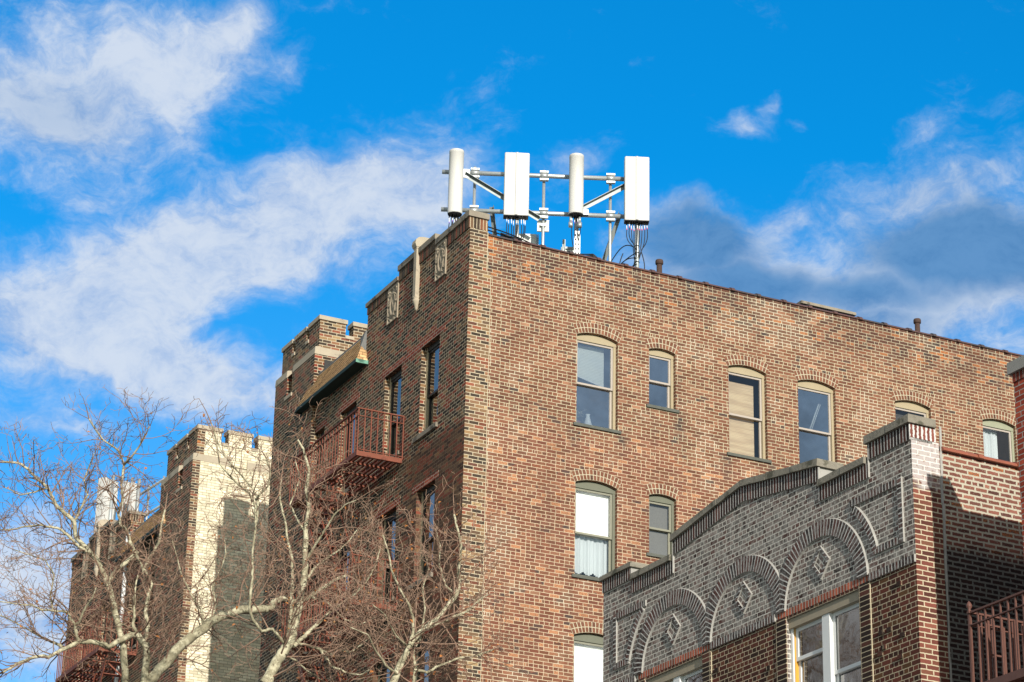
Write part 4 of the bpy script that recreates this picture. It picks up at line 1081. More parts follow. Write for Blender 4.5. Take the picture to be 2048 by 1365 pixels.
# tuning boxes and drilled channel below the third antenna
for s in (-1.37,-1.19):
    mb=MB();mb.tube([FP(s,24.0,.27),FP(s,23.86,.27)],.027,10);mb.tube([FP(s,23.86,.27),FP(s,23.76,.27)],.045,12);rel(mb,b3).build('filter_can',M['galv'],r3)
mb=MB();fbox(mb,-1.29,-1.17,ROOF,23.72,.17,.185);
for k in range(12):
    zz=22.5+k*.1
    for s in (-1.26,-1.2): fbox(mb,s-.012,s+.012,zz,zz+.05,.1851,.188,1)
rel(mb,b3).build('drilled_channel',[M['galv'],M['conn']],r3)
# wires between the pipes
def small_thing(name,label,cat,mats,fn,base,group=None):
    o=empty(name,base[:]);tag(o,label,cat,group)
    for pn,mt,f in fn:
        mb=MB();f(mb);rel(mb,base).build(pn,mt,o)
    return o
b=Vector(FP(-1.9,23.80,-.1))
def f1(mb):
    fbox(mb,-2.02,-1.785,23.825,24.075,-.12,-.165)
small_thing('radio_unit','small white flat radio box strapped to the middle mast under the lower pipe','radio box',None,[('housing',M['radome2'],f1),('strap',M['galv'],lambda mb:fbox(mb,-1.96,-1.85,23.92,23.97,-.116,-.05))],b,'white radio boxes on the roof')
b=Vector(FP(-2.2,ROOF,-.5))
def f2(mb): fbox(mb,-2.42,-2.02,23.50,23.93,-.5,-.75)
small_thing('radio_unit','larger white radio cabinet peeking over the tile coping below the broad left antenna','radio box',None,[('housing',M['radome2'],f2),('heat_sink',M['galv'],lambda mb:[fbox(mb,-2.015+.02*k,-2.005+.02*k,23.48,23.93,-.5,-.72) for k in range(3)]),('stand',M['galv'],lambda mb:fbox(mb,-2.35,-2.1,ROOF,23.50,-.6,-.66))],b,'white radio boxes on the roof')
b=Vector(FP(-1.35,ROOF,-.3))
def f3(mb): fbox(mb,-1.52,-1.18,22.9,23.55,-.25,-.45)
small_thing('radio_unit','white radio box with a slotted bracket behind the slim tube antenna','radio box',None,[('housing',M['radome2'],f3),('slotted_bracket',M['galvdark'],lambda mb:[fbox(mb,-1.50,-1.44,22.6,23.70,-.2,-.23),fbox(mb,-1.44,-1.2,23.50,23.54,-.2,-.23)]),('stand',M['galv'],lambda mb:fbox(mb,-1.4,-1.3,ROOF,22.9,-.3,-.36))],b,'white radio boxes on the roof')
# cable runs along the roof edge
base=Vector((1.5,.6,ROOF));o=empty('cable_run',base[:]);tag(o,'bundle of black cables running just behind the tile coping','cable bundle')
mb=MB()
for k in range(6):
    z=22.62-.035*k;y=.75+.05*k
    cable(mb,(.40,y,z+.30),(2.1,y+.1,z+.08),-.07+.012*k,.013,(0,0),14)
    mb.tube([(1.0+.02*k,y,z+.21),(1.45+.02*k,y,z+.16)],.022,8)
rel(mb,base).build('left_bundle',M['cable'],o)
mb=MB()
for k in range(4):
    cable(mb,(2.1,.9,22.83-.03*k),(3.05,.8,22.86-.025*k),.05+.02*k,.013,(0,0),12);cable(mb,(3.05,.8,22.86-.025*k),(3.30,.75,22.45),-.08,.013,(0,0),8)
rel(mb,base).build('right_bundle',M['cable'],o)
# little roof fittings
def vent(x,y,zt,label):
    b=Vector((x,y,ROOF));o=empty('vent_pipe',b[:]);tag(o,label,'vent pipe','rusty vent pipes above the coping')
    mb=MB();mb.lathe([(.055,0),(.055,zt-ROOF-.09)],(0,0,0),14);mb.build('pipe',M['rustpipe'],o)
    mb=MB();mb.lathe([(.06,zt-ROOF-.10),(.078,zt-ROOF-.085),(.08,zt-ROOF-.03),(.072,zt-ROOF)],(0,0,0),14);mb.build('pipe_hub',M['rustpipe'],o)
vent(4.33,.42,22.86,'rusty vent pipe just right of the antenna frame');vent(10.45,.42,22.86,'rusty vent pipe far along the roof edge, beyond the skylight curb')
b=Vector((8.3,.7,ROOF));o=empty('skylight_curb',b[:]);tag(o,'low weathered wooden skylight curb showing over the roof edge','skylight')
mb=MB();mb.box(-.60,.60,-.2,.9,0,.70);mb.build('curb',M['tar'],o)
mb=MB();mb.box(-.66,.66,-.26,.96,.701,.76);mb.build('curb_lid',M['cop'],o)
# antennas on the farther house
b=Vector((.9,23.2,ROOF));FR2=empty('antenna_frame',b[:]);tag(FR2,'pipe frame of the antennas on the farther roof, seen end-on through twigs','antenna frame')
for z in (24.0,23.3):
    mb=MB();mb.tube([(-.1,.5,z-ROOF),(.2,-2.4,z-ROOF)],.035,10);mb.build('cross_pipe',M['galv'],FR2)
for k,(x,y) in enumerate(((.0,-.3),(.1,-1.2),(.2,-2.1))):
    mb=MB();mb.tube([(x+.1,y,0),(x+.1,y,2.25)],.028,10);mb.build('mast',M['galv'],FR2)
for k,(x,y,w,z0,z1,lab) in enumerate(((.45,23.5,.52,22.72,24.70,'big white panel antenna at the left end of the farther roof, behind the left tree'),(.65,22.45,.24,22.9,24.35,'narrow white panel antenna in the middle of the farther roof'),(.55,21.5,.22,22.6,24.0,'narrow white panel antenna on the farther roof, nearest the shingled pent roof'))):
    b=Vector((x,y,ROOF));o=empty('panel_antenna',b[:],R(-62));tag(o,lab,'antenna','white antennas on the farther rooftop')
    mb=MB();mb.box(-.14 if k==0 else -.05,.10 if k==0 else .05,-w/2,w/2,z0-ROOF,z1-ROOF);mb.build('radome',M['radome'],o)
    mb=MB();mb.box(-.04,.04,-w/2+.03,w/2-.03,z0-ROOF-.02,z0-ROOF-.001);mb.build('connector_plate',M['conn'],o)
    mb=MB();mb.tube([(.16,0,0),(.16,0,z1-ROOF+.1)],.04,10);mb.build('pole',M['galv'],o)
# ---------------------------------------------------------------- ground, road, pavement
mb=MB();mb.face([(-600,-600,-.15),(600,-600,-.15),(600,600,-.15),(-600,600,-.15)]);tag(mb.build('ground',M['earth']),kind='structure')
mb=MB();mb.face([(-16,-300,-.146),(-6,-300,-.146),(-6,300,-.146),(-16,300,-.146)]);tag(mb.build('road',M['asphalt']),kind='structure')
mb=MB();mb.box(-5.8,-.0,-300,300,-.14,-.004,skip=(0,));mb.box(-21,-16.2,-300,300,-.14,-.004,skip=(0,));tag(mb.build('pavement',M['concrete']),kind='structure')
mb=MB();mb.box(-6.0,-5.8,-300,300,-.145,.0,skip=(0,));mb.box(-16.2,-16.0,-300,300,-.145,.0,skip=(0,));tag(mb.build('kerb',M['lime']),kind='structure')
# ---------------------------------------------------------------- bare plane trees
LIMBS=[
(0,[(-4.75,4.1,13.9,0.065),(-4.84,4.09,14.58,0.063),(-4.94,4.08,14.83,0.06),(-5.07,4.07,15.19,0.057),(-5.15,4.06,15.44,0.055),(-5.25,4.04,15.69,0.052),(-5.35,4.03,15.86,0.05),(-5.48,4.02,16.07,0.047),(-5.69,4.01,16.25,0.045),(-5.94,4.0,16.45,0.042),(-6.0,3.99,16.74,0.039),(-6.13,3.98,16.83,0.037),(-6.33,3.97,16.95,0.034),(-6.45,3.96,17.11,0.032),(-6.56,3.94,17.28,0.029),(-6.8,3.93,17.43,0.026),(-6.97,3.92,17.57,0.024),(-7.17,3.91,17.65,0.021),(-7.47,3.9,17.61,0.019)]),
(0,[(-5.68,4.01,16.21,0.033),(-5.84,4.01,16.27,0.029),(-6.09,4.01,16.47,0.026),(-6.29,4.01,16.57,0.023),(-6.63,4.0,16.57,0.019),(-6.88,4.0,16.5,0.016),(-7.14,4.0,16.4,0.013),(-7.54,4.0,16.31,0.009)]),
(0,[(-5.24,4.04,15.73,0.042),(-5.09,4.02,15.98,0.04),(-4.92,4.0,16.15,0.039),(-4.75,3.98,16.37,0.037),(-4.79,3.95,16.29,0.035),(-4.94,3.93,16.52,0.033),(-4.97,3.91,16.61,0.032),(-5.05,3.89,16.73,0.03),(-5.15,3.86,16.78,0.028),(-5.22,3.84,16.96,0.026),(-5.16,3.82,17.26,0.025),(-5.22,3.8,17.53,0.023),(-5.21,3.77,17.92,0.021),(-5.35,3.75,18.18,0.019),(-5.67,3.73,18.32,0.018),(-5.84,3.71,18.5,0.016),(-5.98,3.68,18.66,0.014)]),
(0,[(-4.79,3.95,16.29,0.033),(-4.65,4.01,16.14,0.021),(-4.58,4.06,15.96,0.009)]),
(0,[(-6.0,3.99,16.74,0.028),(-5.9,4.02,16.99,0.024),(-5.77,4.05,17.32,0.021),(-5.86,4.08,17.61,0.017),(-5.76,4.11,17.93,0.013),(-5.68,4.14,18.2,0.009)]),
(0,[(-5.21,3.77,17.92,0.024),(-5.16,3.53,18.0,0.02),(-5.08,3.29,18.18,0.016),(-5.08,3.05,18.3,0.013),(-5.07,2.81,18.4,0.009)]),
(0,[(-4.4,4.1,13.95,0.07),(-4.4,4.08,14.18,0.067),(-4.39,4.06,14.39,0.065),(-4.42,4.04,14.55,0.062),(-4.51,4.02,14.67,0.06),(-4.62,3.99,14.78,0.058),(-4.74,3.97,14.76,0.055),(-4.96,3.95,14.62,0.052),(-5.16,3.93,14.47,0.05),(-5.27,3.91,14.49,0.047),(-5.43,3.89,14.5,0.045),(-5.74,3.87,14.47,0.042),(-5.88,3.85,14.37,0.04),(-6.02,3.83,14.28,0.037),(-6.18,3.81,14.17,0.035),(-6.31,3.78,14.07,0.032),(-6.41,3.76,14.08,0.03),(-6.65,3.74,13.99,0.028),(-6.92,3.72,13.83,0.025),(-7.13,3.7,13.66,0.023)]),
(0,[(-6.06,3.83,14.31,0.028),(-6.2,3.9,14.39,0.025),(-6.32,3.97,14.44,0.023),(-6.42,4.04,14.51,0.021),(-6.51,4.11,14.57,0.018),(-6.58,4.19,14.63,0.016),(-6.75,4.26,14.72,0.014),(-7.0,4.33,14.85,0.012),(-7.24,4.4,14.9,0.009)]),
(0,[(-5.75,3.87,14.47,0.037),(-5.82,3.82,14.56,0.034),(-5.87,3.76,14.66,0.032),(-5.89,3.71,14.72,0.029),(-6.0,3.66,14.8,0.027),(-6.08,3.6,14.89,0.024),(-6.19,3.55,14.89,0.022),(-6.39,3.5,14.85,0.019),(-6.62,3.45,14.82,0.017),(-6.77,3.39,14.86,0.014),(-7.03,3.34,14.83,0.012),(-7.41,3.29,14.81,0.009)]),
(0,[(-5.89,3.71,14.72,0.028),(-5.85,3.6,14.75,0.024),(-5.84,3.5,14.87,0.021),(-5.82,3.39,14.97,0.018),(-5.79,3.29,15.05,0.015),(-5.77,3.18,15.11,0.012),(-5.75,3.08,15.27,0.009)]),
(0,[(-4.44,4.04,14.54,0.042),(-4.41,4.11,14.9,0.04),(-4.38,4.19,15.06,0.038),(-4.42,4.26,15.32,0.036),(-4.38,4.33,15.53,0.035),(-4.33,4.41,15.78,0.033),(-4.27,4.48,15.94,0.031),(-4.33,4.56,16.14,0.029),(-4.4,4.63,16.25,0.027),(-4.27,4.71,16.53,0.025),(-4.09,4.78,16.88,0.023),(-4.05,4.85,17.25,0.021),(-3.97,4.93,17.59,0.019)]),
(0,[(-4.65,3.99,14.82,0.033),(-4.73,3.97,14.96,0.029),(-4.72,3.94,15.09,0.026),(-4.75,3.92,15.3,0.023),(-4.77,3.89,15.5,0.02),(-4.77,3.86,15.67,0.017),(-4.75,3.84,15.87,0.014)]),
(0,[(-4.97,4.08,14.98,0.023),(-4.74,4.36,15.03,0.019),(-4.46,4.65,15.0,0.014)]),
(0,[(-6.56,3.94,17.28,0.019),(-6.81,3.9,17.14,0.016),(-7.09,3.85,17.03,0.012),(-7.4,3.8,17.1,0.009)]),
(0,[(-6.39,3.5,14.85,0.018),(-6.45,3.53,15.15,0.016),(-6.4,3.57,15.54,0.014),(-6.58,3.61,15.8,0.011),(-6.86,3.64,15.86,0.009),(-7.13,3.68,15.92,0.007)]),
(0,[(-4.29,4.1,13.97,0.102),(-4.15,4.02,14.21,0.098),(-3.93,3.93,14.52,0.094),(-3.78,3.85,14.72,0.09),(-3.52,3.77,14.96,0.086),(-3.33,3.68,15.16,0.082),(-3.05,3.6,15.31,0.078),(-2.78,3.52,15.43,0.074),(-2.49,3.43,15.45,0.07),(-2.29,3.35,15.48,0.066),(-2.27,3.27,15.59,0.061),(-2.14,3.18,15.65,0.057),(-2.0,3.1,15.58,0.053),(-1.84,3.02,15.59,0.049),(-1.72,2.93,15.67,0.045),(-1.59,2.85,15.78,0.041),(-1.46,2.77,15.88,0.036),(-1.34,2.68,15.99,0.032),(-1.13,2.6,16.09,0.028)]),
(0,[(-3.44,3.77,15.06,0.028),(-3.5,3.79,15.39,0.025),(-3.7,3.82,15.64,0.022),(-3.82,3.85,15.86,0.019),(-3.94,3.88,16.11,0.016),(-4.03,3.91,16.4,0.013),(-4.11,3.94,16.68,0.009)]),
(0,[(-3.33,3.68,15.16,0.023),(-3.23,3.81,15.52,0.021),(-3.26,3.94,15.89,0.018),(-3.09,4.06,16.29,0.015),(-2.95,4.19,16.65,0.012),(-2.97,4.32,17.03,0.01)]),
(1,[(-4.28,-1.8,12.55,0.098),(-4.18,-1.78,12.72,0.094),(-4.06,-1.76,13.0,0.089),(-3.94,-1.75,13.18,0.085),(-3.86,-1.73,13.33,0.08),(-3.8,-1.71,13.5,0.075),(-3.75,-1.69,13.78,0.07),(-3.69,-1.68,14.05,0.066),(-3.65,-1.66,14.35,0.061),(-3.61,-1.64,14.52,0.056),(-3.61,-1.62,14.8,0.051),(-3.61,-1.61,15.12,0.047),(-3.62,-1.59,15.33,0.042),(-3.57,-1.57,15.73,0.037),(-3.63,-1.55,16.08,0.032),(-3.59,-1.54,16.45,0.027),(-3.7,-1.52,16.8,0.022),(-3.81,-1.5,16.96,0.017)]),
(1,[(-3.78,-1.73,13.29,0.037),(-3.62,-1.69,13.45,0.035),(-3.46,-1.65,13.62,0.032),(-3.33,-1.61,13.76,0.03),(-3.21,-1.58,13.9,0.028),(-3.05,-1.54,14.06,0.025),(-2.84,-1.5,14.23,0.023),(-2.61,-1.46,14.44,0.02),(-2.39,-1.42,14.72,0.018),(-2.23,-1.39,15.02,0.015),(-2.15,-1.35,15.32,0.013)]),
(1,[(-3.87,-1.71,13.43,0.037),(-3.85,-1.68,13.5,0.035),(-3.84,-1.66,13.83,0.032),(-3.82,-1.63,14.05,0.029),(-3.81,-1.6,14.5,0.026),(-3.83,-1.58,14.82,0.024),(-3.92,-1.55,15.15,0.021),(-3.97,-1.52,15.5,0.018),(-4.07,-1.5,15.84,0.015),(-4.06,-1.47,16.21,0.013)]),
(1,[(-3.88,-1.73,13.3,0.029),(-3.99,-1.79,13.32,0.028),(-4.21,-1.86,13.48,0.027),(-4.42,-1.92,13.4,0.025),(-4.61,-1.99,13.55,0.024),(-4.7,-2.05,13.73,0.023),(-4.71,-2.12,14.08,0.022),(-4.73,-2.18,14.33,0.021),(-4.78,-2.25,14.64,0.02),(-4.77,-2.31,15.0,0.019),(-4.82,-2.38,15.34,0.018),(-4.96,-2.44,15.51,0.017),(-5.24,-2.51,15.65,0.016),(-5.55,-2.57,15.88,0.014),(-5.68,-2.64,16.32,0.013),(-5.78,-2.7,16.49,0.012)]),
(1,[(-3.72,-1.73,13.35,0.025),(-3.48,-1.67,13.35,0.023),(-3.26,-1.61,13.34,0.021),(-3.06,-1.55,13.28,0.02),(-2.86,-1.49,13.42,0.018),(-2.65,-1.43,13.42,0.016),(-2.43,-1.37,13.59,0.014),(-2.21,-1.31,13.82,0.013)]),
(1,[(-4.77,-2.31,15.0,0.021),(-4.76,-2.3,15.5,0.019),(-4.87,-2.29,15.68,0.016),(-5.0,-2.27,15.81,0.014),(-5.27,-2.26,16.05,0.012),(-5.44,-2.24,16.26,0.01),(-5.55,-2.23,16.48,0.008)]),
(1,[(-4.8,-2.3,15.47,0.021),(-4.79,-2.42,15.52,0.017),(-4.67,-2.55,15.68,0.014),(-4.71,-2.67,15.9,0.011),(-4.86,-2.8,16.05,0.008)]),
(1,[(-3.61,-1.62,14.8,0.025),(-3.53,-1.83,15.04,0.022),(-3.45,-2.04,15.26,0.018),(-3.38,-2.25,15.47,0.015),(-3.28,-2.45,15.6,0.012),(-3.17,-2.66,15.64,0.008)]),
(1,[(-3.65,-1.66,14.35,0.025),(-3.43,-1.53,14.7,0.022),(-3.17,-1.41,14.96,0.019),(-2.86,-1.28,15.22,0.015),(-2.63,-1.15,15.47,0.012),(-2.45,-1.03,15.72,0.009)]),
(1,[(-3.26,-1.61,13.34,0.025),(-3.09,-1.65,13.09,0.021),(-2.83,-1.69,12.99,0.017),(-2.58,-1.73,12.97,0.013),(-2.42,-1.76,13.07,0.008)]),
(1,[(-4.01,-1.75,13.1,0.025),(-3.7,-1.63,13.09,0.019),(-3.38,-1.52,12.95,0.014),(-3.06,-1.41,12.85,0.008)]),
(1,[(-3.62,-1.59,15.33,0.021),(-3.71,-1.42,15.57,0.018),(-3.8,-1.26,15.87,0.015),(-3.58,-1.1,16.41,0.012),(-3.62,-0.93,16.81,0.009)]),
(1,[(-3.53,-1.68,14.17,0.021),(-3.21,-1.59,14.2,0.018),(-2.8,-1.51,13.94,0.015),(-2.49,-1.43,13.92,0.012),(-2.19,-1.35,14.11,0.008)]),
(2,[(-3.41,-4.9,11.84,0.058),(-3.33,-4.89,12.03,0.055),(-3.22,-4.87,12.33,0.052),(-3.1,-4.86,12.59,0.049),(-2.96,-4.84,12.8,0.046),(-2.75,-4.83,13.01,0.043),(-2.58,-4.81,13.17,0.04),(-2.43,-4.8,13.36,0.037),(-2.28,-4.79,13.58,0.034),(-2.22,-4.77,13.79,0.031),(-2.24,-4.76,13.96,0.028),(-2.22,-4.74,14.17,0.025),(-2.19,-4.73,14.41,0.022),(-2.26,-4.71,14.71,0.019),(-2.32,-4.7,14.93,0.016)]),
(2,[(-3.31,-4.89,12.03,0.031),(-3.27,-4.92,12.16,0.029),(-3.2,-4.95,12.4,0.027),(-3.14,-4.98,12.59,0.025),(-3.1,-5.01,12.76,0.023),(-3.11,-5.04,13.0,0.021),(-3.2,-5.07,13.2,0.019),(-3.39,-5.1,13.43,0.017),(-3.56,-5.13,13.71,0.015),(-3.64,-5.16,14.0,0.014),(-3.75,-5.2,14.21,0.012)]),
(2,[(-2.75,-4.83,12.98,0.027),(-2.38,-4.7,13.19,0.024),(-1.98,-4.58,13.42,0.02),(-1.71,-4.45,13.68,0.016),(-1.52,-4.33,13.82,0.012)]),
(2,[(-3.02,-4.9,11.89,0.027),(-3.01,-4.94,12.24,0.024),(-2.83,-4.97,12.21,0.022),(-2.61,-5.01,12.35,0.019),(-2.35,-5.04,12.48,0.017),(-1.98,-5.08,12.59,0.014),(-1.78,-5.11,12.69,0.012)]),
(2,[(-3.01,-4.94,12.28,0.023),(-2.99,-4.81,12.56,0.021),(-2.83,-4.68,12.8,0.018),(-2.7,-4.55,13.34,0.016),(-2.7,-4.42,13.7,0.013),(-2.54,-4.29,14.09,0.011),(-2.56,-4.16,14.37,0.008)]),
(2,[(-2.28,-4.79,13.58,0.02),(-2.4,-4.62,13.77,0.017),(-2.44,-4.46,14.14,0.014),(-2.36,-4.29,14.53,0.011),(-2.37,-4.13,14.83,0.008)]),
(2,[(-3.29,-4.92,12.12,0.023),(-3.6,-5.14,12.18,0.019),(-3.87,-5.37,12.32,0.015),(-4.1,-5.6,12.47,0.011),(-4.48,-5.82,12.47,0.007)]),
(2,[(-3.1,-4.86,12.59,0.019),(-3.45,-5.13,12.68,0.015),(-3.75,-5.41,12.88,0.011),(-4.08,-5.69,12.91,0.008)]),
]

def grow(tw,rng,p,d,L,r,level,up=.045):
    """zig-zag shoot with side shoots; adds to mesh builder tw"""
    n=max(2,int(L/(.17 if level==0 else .085)));pts=[p.copy()];rad=[r];q=p.copy();dd=d.copy()
    tips=[]
    for k in range(n):
        j=.46 if level else .33
        dd=(dd+Vector((rng.uniform(-j,j),rng.uniform(-j,j),rng.uniform(-j,j)+up))).normalized()
        q=q+dd*(L/n);pts.append(q.copy());f=(k+1)/n;rad.append(max(r*(1-f*.62),.0040))
        if level<2 and k>=(1 if level==0 else 0):
            m=rng.choice([1,1,2]) if level==0 else 1
            for _ in range(m):
                if rng.random()<(.95 if level==0 else .85):
                    s=Vector((rng.uniform(-1,1),rng.uniform(-1,1),rng.uniform(-.75,.9)))
                    s=(s-dd*s.dot(dd)).normalized()
                    nd=(dd*rng.uniform(.5,1.)+s*rng.uniform(.6,1.1)).normalized()
                    LL=(rng.uniform(.25,.62) if level==0 else rng.uniform(.07,.24))*(1.15-.4*f)
                    grow(tw,rng,q,nd,LL,max(rad[-1]*.66,.0052 if level==0 else .0042),level+1,.03)
    tw.tube(pts,rad,5 if level==0 else 3,cap=False,sm=(level==0))
    return q,dd
TREES=[('bare plane tree at far left whose long pale limb crosses the cream wall',[(-4.4,3.2,0),(-4.4,3.3,6),(-4.5,3.6,11)],[0,6,15],.26),
('bare plane tree in the middle whose pale trunk forks before the fire escape',[(-4.0,-3.6,0),(-4.1,-3.2,6),(-4.2,-2.3,11)],[0],.22),
('smaller bare plane tree nearest the corner pier, rightmost of three trees',[(-3.5,-6.2,0),(-3.45,-5.9,6),(-3.4,-5.4,10.3)],[0,3],.17)]
DENS=[.105,.13,.135]
for ti,(lab,trunk,mains,tr) in enumerate(TREES):
    rng=random.Random(100+ti*7)
    base=Vector(trunk[0]);root=empty('plane_tree',base[:]);tag(root,lab,'tree','bare street trees')
    limbs=[l for t_,l in LIMBS if t_==ti]
    tb=MB();tw=MB();lf=MB();seeds=[]
    tb.tube(trunk,[tr,tr*.85,tr*.7],14)
    for mi in mains:
        l=limbs[mi];tb.tube([trunk[2],((trunk[2][0]+l[0][0])/2,(trunk[2][1]+l[0][1])/2-.05,(trunk[2][2]+l[0][2])/2),l[0][:3]],[max(tr*.62,l[0][3]),(tr*.5+l[0][3])/2,l[0][3]],12)
    ends=[]
    for li,l in enumerate(limbs):
        P=[Vector(p[:3]) for p in l];rd=[max(p[3],.009) for p in l]
        # subdivide with slight wander
        Q=[];rq=[]
        for i in range(len(P)-1):
            for k in range(3):
                f=k/3;w=Vector((rng.uniform(-1,1),rng.uniform(-1,1),rng.uniform(-1,1)))*(.006+rd[i]*.1 if k else 0)
                Q.append(P[i].lerp(P[i+1],f)+w);rq.append((rd[i]*(1-f)+rd[i+1]*f)*rng.uniform(.94,1.06))
        Q.append(P[-1]);rq.append(rd[-1]);tb.tube(Q,rq,10 if max(rd)>.03 else 7,cap=True)
        # side branches along the limb
        acc=rng.uniform(0,.3)
        for i in range(1,len(Q)):
            seg=(Q[i]-Q[i-1]);acc+=seg.length
            step=DENS[ti]*(1.0 if rq[i]<.035 else 1.7)
            while acc>step:
                acc-=step;d=seg.normalized()
                s=Vector((rng.uniform(-1,1),rng.uniform(-1,1),rng.uniform(-.55,1.)));s=(s-d*s.dot(d)).normalized()
                nd=(d*rng.uniform(.3,.9)+s*rng.uniform(.6,1.)).normalized()
                L=rng.uniform(.45,1.4)*(1.15 if rq[i]>.03 else .9)*(1-.5*(i/len(Q))**2)
                if rng.random()<.18 and rq[i]>.02: L*=1.35
                e,ed=grow(tw,rng,Q[i].copy(),nd,L,min(rq[i]*.55,.015),0)
                ends.append(e)
        e,ed=grow(tw,rng,P[-1].copy(),(P[-1]-P[-2]).normalized(),rng.uniform(.2,.5),rd[-1]*.9,0);ends.append(e)
    for e in ends:
        if rng.random()<.34:
            c=e+Vector((rng.uniform(-.2,.2),rng.uniform(-.2,.2),rng.uniform(-.25,.1)));s=rng.uniform(.022,.045)
            a=Vector((rng.uniform(-1,1),rng.uniform(-1,1),rng.uniform(-1,1))).normalized();b_=a.orthogonal().normalized();n_=a.cross(b_)
            mid=[c+n_*s*.35,c+b_*s];lf.face([c-a*s,c-b_*s*.8+n_*s*.3,c+a*s*1.1,c+n_*s*.2]);lf.face([c-a*s,c+n_*s*.2,c+a*s*1.1,c+b_*s*.8+n_*s*.4])
        if rng.random()<.13 and len(seeds)<34:
            sd=MB();seeds.append(sd);c=e+Vector((rng.uniform(-.15,.15),rng.uniform(-.15,.15),-rng.uniform(.08,.2)));r_=.017
            sd.lathe([(.003,-r_),(r_*.75,-r_*.65),(r_,0),(r_*.75,r_*.65),(.003,r_)],c,7)
            sd.tube([c,e],.0025,3,cap=False)
    rel(tb,base).build('trunk',M['bark'],root);rel(tw,base).build('crown',M['twig'],root)
    rel(lf,base).build('dry_leaves',M['leaf'],root);
    for sd in seeds: rel(sd,base).build('seed_ball',M['seed'],root)
    if ti==1: street_tree=root
# a fourth tree stands across the street (it shows as a reflection in the gable house's window)
t4=street_tree.copy();COL.objects.link(t4);t4.location=(-17.2,6.4,0);t4.scale=(1.28,1.28,1.28)
t4['label']='bare plane tree across the street, mirrored in the white sash window below the right arch'
for ch in list(street_tree.children):
    c=ch.copy();COL.objects.link(c);c.parent=t4
# ---------------------------------------------------------------- sky
CLOUDS=[(15.93,28.12,2.65,1.16,20.7,1.0,0),(13.44,27.05,2.98,1.66,-1.3,0.9,0.42),(16.2,26.89,1.22,0.83,-31.3,0.65,0),(17.45,29.22,1.22,0.61,43.7,0.75,0),(18.59,28.43,0.61,0.5,-1.3,0.45,0),(13.7,28.98,2.54,0.99,-1.3,0.5,0.4),(16.28,23.88,3.65,1.33,22.7,0.95,0),(19.84,25.66,2.98,1.16,16.7,1.0,0),(14.21,22.5,2.87,1.44,3.7,1.0,0),(16.11,21.84,2.32,1.05,-9.3,1.0,0),(21.75,25.8,1.88,1.22,-1.3,0.8,0),(18.03,24.12,2.87,1.05,22.7,0.75,0),(14.73,25.22,1.88,0.66,13.7,0.42,0.3),(25.2,26.5,0.99,0.55,23.7,0.5,0),(29.24,27.22,0.42,0.31,-1.3,0.5,0),(29.91,27.61,0.46,0.24,53.7,0.5,0),(30.4,27.23,0.29,0.18,-1.3,0.34,0),(33.34,25.66,3.43,1.05,6.7,0.62,0.6),(35.08,27.29,0.66,0.5,-1.3,0.3,0.4),(33.4,26.91,0.77,0.39,8.7,0.38,0.3),(28.19,24.74,1.88,0.99,-13.3,0.95,1),(29.29,23.78,2.87,0.83,-6.3,0.8,1),(34.04,24.37,2.87,1.22,-1.3,1.0,1),(35.42,23.91,1.66,0.99,-1.3,0.8,0.8),(31.71,23.55,3.31,0.77,-1.3,0.7,1),(28.73,23.41,2.32,0.83,-1.3,0.75,1),(32.12,22.88,2.54,0.77,3.7,0.75,0.75),(34.68,22.32,1.77,0.66,-1.3,0.55,0.3),(29.99,25.25,0.88,0.46,23.7,0.6,0),(34.2,23.22,1.44,0.77,8.7,0.7,0.2),(13.94,16.27,2.43,1.88,-1.3,0.95,0),(14.75,17.63,1.22,0.77,-1.3,0.5,0),(18.12,21.04,2.21,0.72,8.7,0.5,0),(14.31,20.32,1.99,0.5,-1.3,0.48,0),(17.43,21.55,1.55,0.5,-11.3,0.6,0),(27.41,25.62,0.77,0.39,-1.3,0.45,0),(20.36,24.26,1.44,0.77,8.7,0.5,0)]

SUN=Vector((-.137,-.9906,.318)).normalized()
el=math.asin(SUN.z);az=math.atan2(SUN.x,SUN.y)
w=bpy.data.worlds.new('World');scene.world=w;w.use_nodes=True;wt=w.node_tree;wt.nodes.clear()
t=NT.__new__(NT);t.t=wt
sky=wt.nodes.new('ShaderNodeTexSky');sky.sky_type='NISHITA';sky.sun_disc=False;sky.sun_elevation=el;sky.sun_rotation=az%(2*math.pi);sky.air_density=1.0;sky.dust_density=.4;sky.ozone_density=2.5
tc=wt.nodes.new('ShaderNodeTexCoord');sx=wt.nodes.new('ShaderNodeSeparateXYZ');wt.links.new(tc.outputs['Generated'],sx.inputs[0])
DIR=tc.outputs['Generated']
X=t.math('MULTIPLY',t.math('ARCTAN2',sx.outputs[0],sx.outputs[1]),57.29578*.925);Y=t.math('MULTIPLY',t.math('ARCSINE',sx.outputs[2]),57.29578)
XY=t.xyz(X,Y,0.)
wn=wt.nodes.new('ShaderNodeTexNoise');wn.inputs['Scale'].default_value=.55;wn.inputs['Detail'].default_value=4;wt.links.new(XY,wn.inputs['Vector'])
va=wt.nodes.new('ShaderNodeVectorMath');va.operation='SUBTRACT';wt.links.new(wn.outputs['Color'],va.inputs[0]);va.inputs[1].default_value=(.5,.5,.5)
vs=wt.nodes.new('ShaderNodeVectorMath');vs.operation='SCALE';wt.links.new(va.outputs[0],vs.inputs[0]);vs.inputs['Scale'].default_value=1.5
vw=wt.nodes.new('ShaderNodeVectorMath');vw.operation='ADD';wt.links.new(XY,vw.inputs[0]);wt.links.new(vs.outputs[0],vw.inputs[1])
acc=[None,None]
